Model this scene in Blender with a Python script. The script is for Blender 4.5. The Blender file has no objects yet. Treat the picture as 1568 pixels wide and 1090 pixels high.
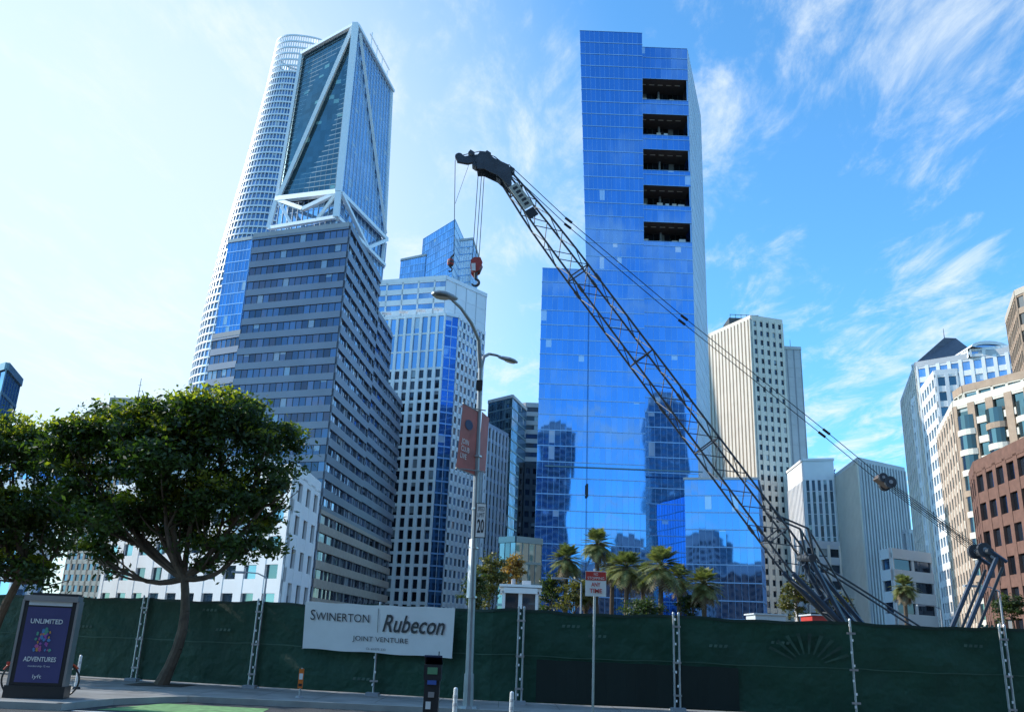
import bpy, math, random
from mathutils import Vector, Matrix
random.seed(7)
RND=random.Random(11)
sc=bpy.context.scene
# ------------------------------------------------------------------ camera model
FPX=1350.0; W0=1568.0; CH=1.7; PITCH=math.atan(434.0/FPX); ROLL=0.04
sp,cp,sr,cr=math.sin(PITCH),math.cos(PITCH),math.sin(ROLL),math.cos(ROLL)
R0=Vector((1,0,0)); U0=Vector((0,-sp,cp)); FW=Vector((0,cp,sp))
CR=R0*cr+U0*sr; CU=U0*cr-R0*sr
def ray(px,py): return FW+CR*((px-784)/FPX)+CU*((545-py)/FPX)
def S(px,py,Y):
    d=ray(px,py); k=Y/d.y; return Vector((d.x*k,Y,CH+d.z*k))
def SX(px,Y,Z):
    x=(px-784)/FPX; b=FW+CR*x; h=Z-CH
    y=(h*b.y-Y*b.z)/(Y*CU.z-h*CU.y); d=b+CU*y
    return Vector((Y*d.x/d.y,Y,Z))
cam=bpy.data.cameras.new("camera"); co=bpy.data.objects.new("camera",cam); sc.collection.objects.link(co)
cam.lens=FPX/W0*36; cam.sensor_width=36; cam.clip_end=6000; cam.clip_start=0.1
co.matrix_world=Matrix(((CR.x,CU.x,-FW.x,0),(CR.y,CU.y,-FW.y,0),(CR.z,CU.z,-FW.z,CH),(0,0,0,1)))
sc.camera=co
sc.view_settings.view_transform='Standard'
try: sc.view_settings.look='None'
except: pass
sc.view_settings.exposure=0
# ------------------------------------------------------------------ materials
def newmat(n):
    m=bpy.data.materials.new(n); m.use_nodes=True; nt=m.node_tree
    return m,nt,nt.nodes['Principled BSDF']
def mat(name,col,rough=0.6,metal=0.0,var=0.15,scale=1.0,bump=0.0,bscale=20,spec=0.5):
    m,nt,b=newmat(name); N=nt.nodes; L=nt.links
    tc=N.new('ShaderNodeTexCoord'); nz=N.new('ShaderNodeTexNoise'); nz.inputs['Scale'].default_value=scale; nz.inputs['Detail'].default_value=6
    L.new(tc.outputs['Object'],nz.inputs['Vector'])
    mr=N.new('ShaderNodeMapRange'); mr.inputs['From Min'].default_value=.25; mr.inputs['From Max'].default_value=.75
    mr.inputs['To Min'].default_value=1-var; mr.inputs['To Max'].default_value=1+var
    L.new(nz.outputs['Fac'],mr.inputs['Value'])
    vm=N.new('ShaderNodeVectorMath'); vm.operation='SCALE'; vm.inputs[0].default_value=col[:3]; L.new(mr.outputs[0],vm.inputs['Scale'])
    L.new(vm.outputs[0],b.inputs['Base Color'])
    b.inputs['Roughness'].default_value=rough; b.inputs['Metallic'].default_value=metal; b.inputs['Specular IOR Level'].default_value=spec
    if bump>0:
        n2=N.new('ShaderNodeTexNoise'); n2.inputs['Scale'].default_value=bscale; n2.inputs['Detail'].default_value=5
        L.new(tc.outputs['Object'],n2.inputs['Vector'])
        bp=N.new('ShaderNodeBump'); bp.inputs['Strength'].default_value=bump; bp.inputs['Distance'].default_value=.05
        L.new(n2.outputs['Fac'],bp.inputs['Height']); L.new(bp.outputs[0],b.inputs['Normal'])
    return m
def glass(name,col,metal=0.7,rough=0.04,jit=0.006,wob=0.008,blind=0.06,bcol=(.5,.55,.6),var=.5,wscale=.8):
    m,nt,b=newmat(name); N=nt.nodes; L=nt.links
    uv=N.new('ShaderNodeUVMap'); fl=N.new('ShaderNodeVectorMath'); fl.operation='FLOOR'; L.new(uv.outputs[0],fl.inputs[0])
    wn=N.new('ShaderNodeTexWhiteNoise'); wn.noise_dimensions='3D'; L.new(fl.outputs[0],wn.inputs['Vector'])
    ad=N.new('ShaderNodeVectorMath'); ad.operation='ADD'; ad.inputs[1].default_value=(31.3,17.1,5); L.new(fl.outputs[0],ad.inputs[0])
    w2=N.new('ShaderNodeTexWhiteNoise'); w2.noise_dimensions='3D'; L.new(ad.outputs[0],w2.inputs['Vector'])
    mr=N.new('ShaderNodeMapRange'); mr.inputs['To Min'].default_value=1-var; mr.inputs['To Max'].default_value=1+var*.5; L.new(wn.outputs['Value'],mr.inputs['Value'])
    vm=N.new('ShaderNodeVectorMath'); vm.operation='SCALE'; vm.inputs[0].default_value=col[:3]; L.new(mr.outputs[0],vm.inputs['Scale'])
    gt=N.new('ShaderNodeMath'); gt.operation='GREATER_THAN'; gt.inputs[1].default_value=1-blind; L.new(w2.outputs['Value'],gt.inputs[0])
    fr=N.new('ShaderNodeVectorMath'); fr.operation='FRACTION'; L.new(uv.outputs[0],fr.inputs[0])
    sx=N.new('ShaderNodeSeparateXYZ'); L.new(fr.outputs[0],sx.inputs[0])
    g2=N.new('ShaderNodeMath'); g2.operation='GREATER_THAN'; L.new(sx.outputs['Y'],g2.inputs[0]); L.new(wn.outputs['Value'],g2.inputs[1])
    mu=N.new('ShaderNodeMath'); mu.operation='MULTIPLY'; L.new(gt.outputs[0],mu.inputs[0]); L.new(g2.outputs[0],mu.inputs[1])
    mx=N.new('ShaderNodeMix'); mx.data_type='RGBA'; L.new(mu.outputs[0],mx.inputs['Factor']); L.new(vm.outputs[0],mx.inputs['A']); mx.inputs['B'].default_value=(*bcol,1)
    L.new(mx.outputs['Result'],b.inputs['Base Color'])
    b.inputs['Roughness'].default_value=rough
    ms=N.new('ShaderNodeMath'); ms.operation='MULTIPLY_ADD'; L.new(mu.outputs[0],ms.inputs[0]); ms.inputs[1].default_value=-metal*.6; ms.inputs[2].default_value=metal; L.new(ms.outputs[0],b.inputs['Metallic'])
    ge=N.new('ShaderNodeNewGeometry')
    a=N.new('ShaderNodeVectorMath'); a.operation='SUBTRACT'; L.new(wn.outputs['Color'],a.inputs[0]); a.inputs[1].default_value=(.5,.5,.5)
    a2=N.new('ShaderNodeVectorMath'); a2.operation='SCALE'; L.new(a.outputs[0],a2.inputs[0]); a2.inputs['Scale'].default_value=jit*2
    nz=N.new('ShaderNodeTexNoise'); nz.inputs['Scale'].default_value=wscale; nz.inputs['Detail'].default_value=1; L.new(uv.outputs[0],nz.inputs['Vector'])
    c=N.new('ShaderNodeVectorMath'); c.operation='SUBTRACT'; L.new(nz.outputs['Color'],c.inputs[0]); c.inputs[1].default_value=(.5,.5,.5)
    c2=N.new('ShaderNodeVectorMath'); c2.operation='SCALE'; L.new(c.outputs[0],c2.inputs[0]); c2.inputs['Scale'].default_value=wob*2
    s1=N.new('ShaderNodeVectorMath'); s1.operation='ADD'; L.new(a2.outputs[0],s1.inputs[0]); L.new(c2.outputs[0],s1.inputs[1])
    s2=N.new('ShaderNodeVectorMath'); s2.operation='ADD'; L.new(s1.outputs[0],s2.inputs[0]); L.new(ge.outputs['Normal'],s2.inputs[1])
    s3=N.new('ShaderNodeVectorMath'); s3.operation='NORMALIZE'; L.new(s2.outputs[0],s3.inputs[0]); L.new(s3.outputs[0],b.inputs['Normal'])
    return m
def leafmat(name,c1,c2,trans=.45,nscale=.6,tm=(2.2,2.3,.8)):
    m=bpy.data.materials.new(name); m.use_nodes=True; nt=m.node_tree; N=nt.nodes; L=nt.links; N.clear()
    out=N.new('ShaderNodeOutputMaterial'); ge=N.new('ShaderNodeNewGeometry'); tc=N.new('ShaderNodeTexCoord')
    nz=N.new('ShaderNodeTexNoise'); nz.inputs['Scale'].default_value=nscale; L.new(tc.outputs['Object'],nz.inputs['Vector'])
    ad=N.new('ShaderNodeMath'); ad.operation='MULTIPLY_ADD'; L.new(ge.outputs['Random Per Island'],ad.inputs[0]); ad.inputs[1].default_value=.6; L.new(nz.outputs['Fac'],ad.inputs[2])
    mr=N.new('ShaderNodeMapRange'); mr.inputs['From Min'].default_value=.35; mr.inputs['From Max'].default_value=1.2; L.new(ad.outputs[0],mr.inputs['Value'])
    mx=N.new('ShaderNodeMix'); mx.data_type='RGBA'; L.new(mr.outputs[0],mx.inputs['Factor']); mx.inputs['A'].default_value=(*c1,1); mx.inputs['B'].default_value=(*c2,1)
    p=N.new('ShaderNodeBsdfPrincipled'); p.inputs['Roughness'].default_value=.5; L.new(mx.outputs['Result'],p.inputs['Base Color'])
    t=N.new('ShaderNodeBsdfTranslucent')
    hs=N.new('ShaderNodeVectorMath'); hs.operation='MULTIPLY'; hs.inputs[1].default_value=tm; L.new(mx.outputs['Result'],hs.inputs[0]); L.new(hs.outputs[0],t.inputs['Color'])
    ms=N.new('ShaderNodeMixShader'); ms.inputs[0].default_value=trans; L.new(p.outputs[0],ms.inputs[1]); L.new(t.outputs[0],ms.inputs[2]); L.new(ms.outputs[0],out.inputs[0])
    return m
# ------------------------------------------------------------------ mesh builder
class MB:
    def __init__(s): s.v=[];s.f=[];s.mi=[];s.uv=[];s.ms=[]
    def m(s,mt):
        if mt not in s.ms: s.ms.append(mt)
        return s.ms.index(mt)
    def face(s,pts,mt,uv=None):
        i=len(s.v); s.v.extend([tuple(p) for p in pts]); s.f.append(tuple(range(i,i+len(pts)))); s.mi.append(s.m(mt))
        s.uv.extend(uv if uv else [(p[0]*.3+p[1]*.3,p[2]*.3) for p in pts])
    def hexa(s,q,mt,skip=()):
        F={'b':(3,2,1,0),'f':(4,5,6,7),'d':(0,1,5,4),'r':(1,2,6,5),'u':(2,3,7,6),'l':(3,0,4,7)}
        for k,ix in F.items():
            if k in skip: continue
            s.face([q[i] for i in ix],mt)
    def box(s,c,sx,sy,sz,mt,rot=None):
        c=Vector(c); pts=[]
        for y in (sy/2,-sy/2):
            for x,z in ((-1,-1),(1,-1),(1,1),(-1,1)):
                p=Vector((x*sx/2,y,z*sz/2))
                if rot is not None: p=rot@p
                pts.append(c+p)
        s.hexa(pts,mt)
    def tube(s,p,q,r1,r2,mt,n=6,cap=True):
        p=Vector(p);q=Vector(q);d=(q-p)
        if d.length<1e-6:return
        d.normalize(); a=d.orthogonal().normalized(); b=d.cross(a)
        A=[p+(a*math.cos(2*math.pi*i/n)+b*math.sin(2*math.pi*i/n))*r1 for i in range(n)]
        B=[q+(a*math.cos(2*math.pi*i/n)+b*math.sin(2*math.pi*i/n))*r2 for i in range(n)]
        for i in range(n):
            j=(i+1)%n; s.face([A[i],A[j],B[j],B[i]],mt)
        if cap: s.face(A[::-1],mt); s.face(B,mt)
    def path(s,pts,rs,mt,n=8):
        for i in range(len(pts)-1): s.tube(pts[i],pts[i+1],rs[i],rs[i+1],mt,n)
    def poly(s,pts,z,mt,flip=False):
        P=[(p[0],p[1],z) for p in pts]; s.face(P[::-1] if flip else P,mt)
    def build(s,name,origin=None,parent=None,smooth=False):
        if origin is None:
            xs=[p[0] for p in s.v];ys=[p[1] for p in s.v];zs=[p[2] for p in s.v]
            origin=((min(xs)+max(xs))/2,(min(ys)+max(ys))/2,min(zs))
        o=Vector(origin)
        me=bpy.data.meshes.new(name); me.from_pydata([(p[0]-o.x,p[1]-o.y,p[2]-o.z) for p in s.v],[],s.f)
        for mt in s.ms: me.materials.append(mt)
        me.polygons.foreach_set('material_index',s.mi)
        ul=me.uv_layers.new(name='UVMap'); fl=[]
        for u in s.uv: fl.extend((u[0],u[1]))
        ul.data.foreach_set('uv',fl)
        if smooth: me.polygons.foreach_set('use_smooth',[True]*len(me.polygons))
        me.update()
        ob=bpy.data.objects.new(name,me); sc.collection.objects.link(ob)
        if parent is None: ob.location=o
        else:
            ob.parent=parent; ob.location=o-parent.location
        return ob
def lerp(a,b,t): return a+(b-a)*t
def facade(mb,BL,BR,TR,TL,nf,nb,st):
    BL,BR,TR,TL=map(Vector,(BL,BR,TR,TL)); n=(BR-BL).cross(TL-BL).normalized()
    ou=RND.randint(0,400); ov=RND.randint(0,400)
    mb.face([BL,BR,TR,TL],st['g'],[(ou,ov),(ou+nb,ov),(ou+nb,ov+nf),(ou,ov+nf)])
    W=(BR-BL).length;H=(TL-BL).length
    def P(u,v,d): return lerp(lerp(BL,BR,u),lerp(TL,TR,u),v)+n*d
    def bar(u0,u1,v0,v1,d,mt):
        u0=max(0,u0);u1=min(1,u1);v0=max(0,v0);v1=min(1,v1)
        if u1<=u0 or v1<=v0:return
        q=[P(u0,v0,-.02),P(u1,v0,-.02),P(u1,v1,-.02),P(u0,v1,-.02),P(u0,v0,d),P(u1,v0,d),P(u1,v1,d),P(u0,v1,d)]
        mb.hexa(q,mt,skip=('b',))
    sh=st.get('sh',0)
    if sh>0:
        for i in range(nf+1):
            v=i/nf; bar(0,1,v-sh/2/H,v+sh/2/H,st['sd'],st['sm'])
    pw=st.get('pw',0); k=st.get('pk',1)
    if pw>0:
        for j in range(0,nb+1,k):
            u=j/nb; bar(u-pw/2/W,u+pw/2/W,0,1,st['pd'],st['pm'])
    mw=st.get('mw',0)
    if mw>0:
        for j in range(nb+1):
            u=j/nb; bar(u-mw/2/W,u+mw/2/W,0,1,st.get('md',.06),st['mm'])
def block(mb,pts,z0,z1,st,sts=None,roof=None,par=1.0):
    P=[Vector((p[0],p[1],0)) for p in pts]; n=len(P)
    for i in range(n):
        a,b=P[i],P[(i+1)%n]; s=(sts[i] if sts and i<len(sts) and sts[i] else st)
        w=(b-a).length; nb=max(1,round(w/s.get('bw',3))); nf=max(1,round((z1-z0)/s.get('fh',4)))
        up0=Vector((0,0,z0));up1=Vector((0,0,z1)); facade(mb,a+up0,b+up0,b+up1,a+up1,nf,nb,s)
    rm=roof or st.get('pm') or st.get('sm') or st['g']
    mb.poly(P,z1,rm)
    if par>0:
        for i in range(n):
            a,b=P[i],P[(i+1)%n]; nrm=(b-a).cross(Vector((0,0,1))).normalized()
            A=a+nrm*.35;B=b+nrm*.35;A2=a-nrm*.3;B2=b-nrm*.3
            z_0=Vector((0,0,z1-.25-.01*i));z_1=Vector((0,0,z1+par+.003*i))
            q=[A2+z_0,B2+z_0,B2+z_1,A2+z_1,A+z_0,B+z_0,B+z_1,A+z_1]
            mb.hexa(q,rm)
def foot(L,C,R): 
    return [(L.x,L.y),(C.x,C.y),(R.x,R.y),(L.x+R.x-C.x,L.y+R.y-C.y)]
# ------------------------------------------------------------------ palette
white=mat('white_concrete',(.82,.82,.81),.6,var=.07,scale=.15)
white2=mat('white_stucco',(.85,.85,.84),.7,var=.05,scale=.3)
cream=mat('cream_precast',(.72,.66,.56),.7,var=.08,scale=.2)
tan=mat('tan_precast',(.5,.43,.35),.7,var=.1,scale=.2)
grey=mat('grey_concrete',(.3,.32,.35),.7,var=.12,scale=.2)
lgrey=mat('light_grey_concrete',(.52,.53,.54),.7,var=.1,scale=.2)
dgrey=mat('dark_grey_metal',(.06,.065,.07),.5,.3)
spdark=mat('slate_spandrel',(.19,.20,.245),.35,.3,var=.12,scale=.1)
brick=mat('brown_brick',(.17,.085,.062),.85,var=.2,scale=1.5)
brickred=mat('tan_brick',(.40,.29,.21),.85,var=.15,scale=1.0)
bluespan=mat('blue_mullion',(.30,.5,.78),.35,.4,var=.1,scale=.1)
palespan=mat('pale_mullion',(.55,.64,.74),.4,.3,var=.08,scale=.1)
tealspan=mat('teal_mullion',(.14,.22,.26),.35,.5,var=.1,scale=.1)
steel=mat('galvanised_steel',(.42,.44,.46),.4,.7,var=.2,scale=4)
blackm=mat('black_paint',(.015,.015,.017),.45)
g_blue=glass('blue_curtain_glass',(.13,.33,.70),.9,.03,.0025,.007,.03,(.5,.66,.9),.08,.35)
g_pale=glass('pale_side_glass',(.85,.9,.95),.45,.25,.004,.006,.02,var=.08)
g_dark=glass('dark_ribbon_glass',(.10,.13,.20),.75,.05,.012,.012,.1,(.3,.34,.4),.5)
g_rib=glass('blue_ribbon_glass',(.2,.28,.42),.8,.05,.03,.02,.14,(.5,.53,.57),.75)
g_black=glass('black_window_glass',(.04,.05,.07),.6,.05,.02,.02,.14,(.3,.32,.33),.6)
g_teal=glass('teal_glass',(.12,.19,.24),.8,.04,.01,.01,.05)
g_frem=glass('teal_tower_glass',(.06,.12,.15),.8,.05,.003,.005,.05,(.15,.3,.3),.2)
g_fremR=glass('light_tower_glass',(.36,.5,.68),.8,.08,.003,.005,.03,var=.15)
g_sf=glass('rounded_tower_glass',(.22,.33,.5),.7,.08,.004,.005,.04,var=.3)
g_mid=glass('midblue_glass',(.22,.37,.58),.75,.05,.003,.006,.05,var=.25)
g_mid2=glass('deep_blue_glass',(.10,.24,.46),.8,.05,.003,.006,.04,var=.2)
g_green=glass('green_glass',(.09,.13,.13),.7,.05,.02,.02,.14,(.42,.42,.38),.5)
# ------------------------------------------------------------------ rounded skyscraper
def rounded_tower():
    mb=MB(); Y=430; c0=S(456,60,Y); cx,cy=c0.x,Y+20; top=c0.z+6
    prof=[(0,36.5),(120,36),(160,34.2),(195,31),(240,25.5),(270,22.3),(300,19.3),(top+4,16.8)]
    def rad(z):
        for (a,ra),(b,rb) in zip(prof,prof[1:]):
            if z<=b: return ra+(rb-ra)*(z-a)/(b-a)
        return prof[-1][1]
    N=84
    def pt(i,z,off):
        t=2*math.pi*i/N+.3; n=2.7
        r=(abs(math.cos(t))**n+abs(math.sin(t))**n)**(-1/n)
        R=rad(z)*r*.98+off; return Vector((cx+R*math.cos(t+.15),cy+R*math.sin(t+.15),z))
    fh=4.3; nf=int(top/fh); glass_top=nf-6
    rm=mat('white_sunshade',(.74,.77,.8),.4,.1,var=.04)
    for k in range(nf):
        z0=k*fh;z1=z0+fh
        for i in range(N):
            if k<glass_top: mb.face([pt(i,z0,0),pt(i+1,z0,0),pt(i+1,z1,0),pt(i,z1,0)],g_sf,[(i,k),(i+1,k),(i+1,k+1),(i,k+1)])
            a,b=pt(i,z1-.65,.7),pt(i+1,z1-.65,.7); c,d=pt(i+1,z1+.3,.7),pt(i,z1+.3,.7)
            e,f=pt(i,z1-.65,-.05),pt(i+1,z1-.65,-.05); g,h=pt(i+1,z1+.3,-.05),pt(i,z1+.3,-.05)
            mb.face([a,b,c,d],rm); mb.face([e,f,b,a],rm); mb.face([d,c,g,h],rm)
            p0,p1=pt(i,z0,.6),pt(i,z1,.6); q0,q1=pt(i,z0,-.05),pt(i,z1,-.05); t=Vector((p0-q0)).cross(Vector((0,0,1))).normalized()*.17
            mb.face([p0-t,p0+t,p1+t,p1-t],rm); mb.face([q0-t,p0-t,p1-t,q1-t],rm); mb.face([p0+t,q0+t,q1+t,p1+t],rm)
    mb.face([pt(i,glass_top*fh,0) for i in range(N)],white)
    mb.build('rounded_skyscraper')
rounded_tower()
# ------------------------------------------------------------------ braced tower
def braced_tower():
    mb=MB()
    TL=S(463,86,328);TC=S(546,40,312);TR=S(601,142,350)
    ML=S(425,308,324);MC=S(520,297,308);MR=S(590,368,352)
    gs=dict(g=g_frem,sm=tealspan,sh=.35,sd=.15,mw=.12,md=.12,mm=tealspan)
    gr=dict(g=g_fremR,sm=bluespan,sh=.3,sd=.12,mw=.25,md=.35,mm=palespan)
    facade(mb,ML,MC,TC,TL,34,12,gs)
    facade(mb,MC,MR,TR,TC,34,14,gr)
    BL,BC,BR_=[Vector((p.x,p.y,0)) for p in (ML,MC,MR)]
    zl=S(415,355,322).z; inL,inC,inR=[p+Vector((0,3,0)) for p in (ML,MC,MR)]
    def atz(p,z): return Vector((p.x,p.y,z))
    facade(mb,atz(inL,zl),atz(inC,zl),inC,inL,3,12,gr); facade(mb,atz(inC,zl),atz(inR,zl),inR,inC,3,12,gr)
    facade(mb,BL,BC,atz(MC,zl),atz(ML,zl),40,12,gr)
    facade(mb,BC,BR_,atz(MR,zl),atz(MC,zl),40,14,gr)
    back=TL+(TR-TC); bb=Vector((back.x,back.y,0)); back.z=TR.z-10
    facade(mb,BR_,bb,back,TR,40,14,gs); facade(mb,bb,BL,TL,back,40,12,gs)
    mb.face([TL,TC,TR,back],lgrey)
    wm=mat('white_steel_brace',(.8,.82,.84),.4,.1,var=.04)
    def beam(p,q,r,off=(-.2,-1.2,0)):
        o=Vector(off); mb.tube(p+o,q+o,r,r,wm,4)
    def fl(u,v): return lerp(lerp(ML,MC,u),lerp(TL,TC,u),v)
    def fr(u,v): return lerp(lerp(MC,MR,u),lerp(TC,TR,u),v)
    beam(TL,ML,.9);beam(TC,MC,1.7);beam(TR,MR,.9);beam(TL,TC,1.0);beam(TC,TR,.9,(.6,-.8,0))
    beam(fl(.96,.99),fl(.03,0),1.1);beam(ML,MC,1.5);
    ll,lc,lr=atz(ML,zl),atz(MC,zl),atz(MR,zl)
    ll=S(413,352,322);
    beam(ML,lerp(ll,lc,.5)+Vector((0,0,6)),1.1);beam(lerp(ll,lc,.5)+Vector((0,0,6)),MC,1.1);beam(ML,ll,1.2);beam(MC,lc,1.5);beam(lerp(ML,MC,.02),lerp(ll,lc,.35),.8)
    beam(lerp(MC,ML,.02),lerp(ll,lc,.72),.8)
    beam(fr(.06,.97),fr(.97,.03),.8,(.8,-.8,0)); beam(MC,MR,1.0,(.8,-.8,0)); beam(MC,lerp(lc,lr,.6),1.0,(.8,-.8,0)); beam(lerp(lc,lr,.6),MR,1.0,(.8,-.8,0)); beam(MR,lr,.9)
    beam(ll,lc,1.0);beam(lc,lr,.9,(.8,-.8,0))
    for t in (.25,.4,.55,.7):
        p=lerp(TC,TR,t)+Vector((1,6,0)); mb.tube(p,p+Vector((0,0,10*(1-t)+3)),.25,.25,wm,4)
    a=lerp(TC,TR,.2)+Vector((1,6,8));b=lerp(TC,TR,.75)+Vector((1,6,8)); mb.tube(a,b,.3,.3,wm,4)
    a=TL+Vector((3,8,2)); b=S(505,55,340)
    for t in (0,.33,.66,1): 
        p=lerp(a,b,t); mb.tube(p-Vector((0,0,14)),p,.25,.25,wm,4)
    mb.tube(a,b,.3,.3,wm,4)
    mb.build('braced_glass_skyscraper')
braced_tower()
def simple(name,L,C,R,pz,st,sts=None,extra=None,roof=None,par=1.0,z0=0):
    Z=S(*pz).z; mb=MB(); f=foot(SX(L[0],L[1],Z),SX(C[0],C[1],Z),SX(R[0],R[1],Z))
    block(mb,f,z0,Z,st,sts,roof,par)
    if extra: extra(mb,f,Z)
    return mb.build(name)
st_mid=dict(g=g_mid,sm=bluespan,sh=.5,sd=.15,mw=.12,md=.1,mm=bluespan,bw=1.6,fh=4.1)
simple('glass_office_tower',(350,296),(386,292),(420,330),(385,366,292),dict(st_mid,g=g_mid2,sh=.35),roof=lgrey)
# ------------------------------------------------------------------ dark stepped office
def stepped():
    mb=MB(); st=dict(g=g_dark,sm=spdark,sh=1.7,sd=.3,mw=.14,md=.08,mm=dgrey,bw=1.7,fh=3.95)
    sr_=dict(g=g_rib,sm=spdark,sh=1.9,sd=.5,pm=spdark,pw=.5,pd=.32,pk=3,mw=.12,md=.06,mm=dgrey,bw=2.2,fh=3.95)
    sb=dict(g=g_black,sm=mat('tan_spandrel',(.45,.36,.28),.5),sh=1.9,sd=.5,pm=spdark,pw=.5,pd=.3,pk=3,bw=2.2,fh=3.95)
    C=(-41.8,200);Lp=(-68,209)
    def R(Y): return (C[0]+(Y-200)*.086,Y)
    def bk(Y): return (Lp[0]+(Y-209)*.086,Y+9)
    Z=98.3
    block(mb,[Lp,C,R(235),bk(235)],28,Z,st,[st,sr_],grey)
    block(mb,[Lp,C,R(235),bk(235)],0,28,st,[st,sb],grey,par=0)
    block(mb,[(-67.5,236),R(235.02),R(255),(-65,262)],28,88.5,st,[st,sr_],grey)
    block(mb,[(-67.5,236),R(235.02),R(255),(-65,262)],0,28,st,[st,sb],grey,par=0)
    block(mb,[(-66.5,256),R(255.02),R(277),(-65,282)],28,72.7,st,[st,sr_],grey)
    block(mb,[(-66.5,256),R(255.02),R(277),(-65,282)],0,28,st,[st,sb],grey,par=0)
    block(mb,[(-76.5,214),(-68.02,209.3),(-67,222),(-75,226)],0,72,st,None,grey)
    block(mb,[(-62,214),(-47,210),(-45,226),(-60,230)],Z,Z+4,dict(g=grey,bw=5,fh=4,sm=dgrey,sh=.3,sd=.1),None,grey,.2)
    mb.build('stepped_office_building')
stepped()
# ------------------------------------------------------------------ white framed high rise
def white_tower():
    mb=MB()
    stv=dict(g=g_black,sm=white,sh=1.0,sd=.2,pm=white2,pw=1.25,pd=.6,bw=3.1,fh=3.9,mw=0,mm=dgrey)
    sg=dict(g=g_mid2,sm=bluespan,sh=.5,sd=.1,mw=.12,md=.1,mm=white,bw=2,fh=3.9)
    s2=dict(g=g_rib,sm=white,sh=1.5,sd=.3,pm=white,pw=.9,pd=.3,bw=2.6,fh=3.9)
    C=S(683,482,285); Z=C.z; L=SX(594,292,Z); L=L+(L-C)*.5
    m1=SX(702,287,Z); R=SX(742,303,Z)
    B=[L,C,m1,R,Vector((R.x-6,R.y+26,0)),Vector((L.x+3,L.y+34,0))]
    zc=Z-19
    block(mb,[(p.x,p.y) for p in B],0,zc,stv,[stv,sg,s2,s2,s2,s2],lgrey,par=0)
    stt=dict(g=g_mid,sm=white,sh=.6,sd=.2,pm=white2,pw=.9,pd=.6,bw=3.1,fh=6.3,mw=0,mm=dgrey)
    block(mb,[(p.x,p.y) for p in B],zc,Z,stt,[stt,sg,s2,s2,s2,s2],white,par=.8)
    Z2=S(683,425,291).z; a=SX(570,300,Z2);b=SX(683,292,Z2);c=SX(745,308,Z2)
    su=dict(g=g_mid,sm=white,sh=2.0,sd=.3,pm=white,pw=.6,pd=.3,pk=3,bw=2,fh=4.6)
    su2=dict(g=white,sm=white,sh=.3,sd=.1,pm=lgrey,pw=.3,pd=.12,bw=6,fh=5)
    block(mb,foot(a,b,c),Z,Z2,su,[su,su2],white,1.2)
    for i in range(5):
        p=lerp(L,C,.1+.2*i); mb.box((p.x,p.y+2,Z+3.2),3.2,2.2,.5,white2); mb.tube((p.x,p.y+2,Z+.5),(p.x,p.y+2,Z+3),.25,.25,white,6)
    mb.build('white_highrise_building')
white_tower()
st_wg=dict(g=g_black,sm=lgrey,sh=1.0,sd=.2,pm=white,pw=.7,pd=.5,bw=2.6,fh=3.8)
simple('striped_office_building',(738,262),(746,258),(777,272),(746,652,258),st_wg,roof=lgrey)
# ------------------------------------------------------------------ pointed tower behind
def pointed():
    mb=MB(); a=S(648,366,430);b=S(697,336,418);c=S(713,372,440)
    g=lambda p:Vector((p.x,p.y,0))
    facade(mb,g(a),g(b),b,a,48,14,st_mid); facade(mb,g(b),g(c),c,b,48,10,dict(st_mid,g=g_pale))
    d=a+(c-b); facade(mb,g(c),g(d),d,c,48,14,st_mid); facade(mb,g(d),g(a),a,d,48,10,st_mid); mb.face([a,b,c,d],lgrey)
    Z=S(615,390,428).z; block(mb,foot(SX(614,436,Z),SX(652,428,Z),SX(660,445,Z)),0,Z,st_mid,None,lgrey)
    Z=S(730,378,436).z; block(mb,foot(SX(700,430,Z),SX(724,427,Z),SX(733,450,Z)),0,Z,dict(st_mid,g=g_pale),None,lgrey)
    for t in range(4):
        p=SX(620+t*8,440,S(615,390,428).z); mb.tube(p,p+Vector((0,0,3)),.2,.2,lgrey,4)
    mb.build('pointed_glass_tower')
pointed()
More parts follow.
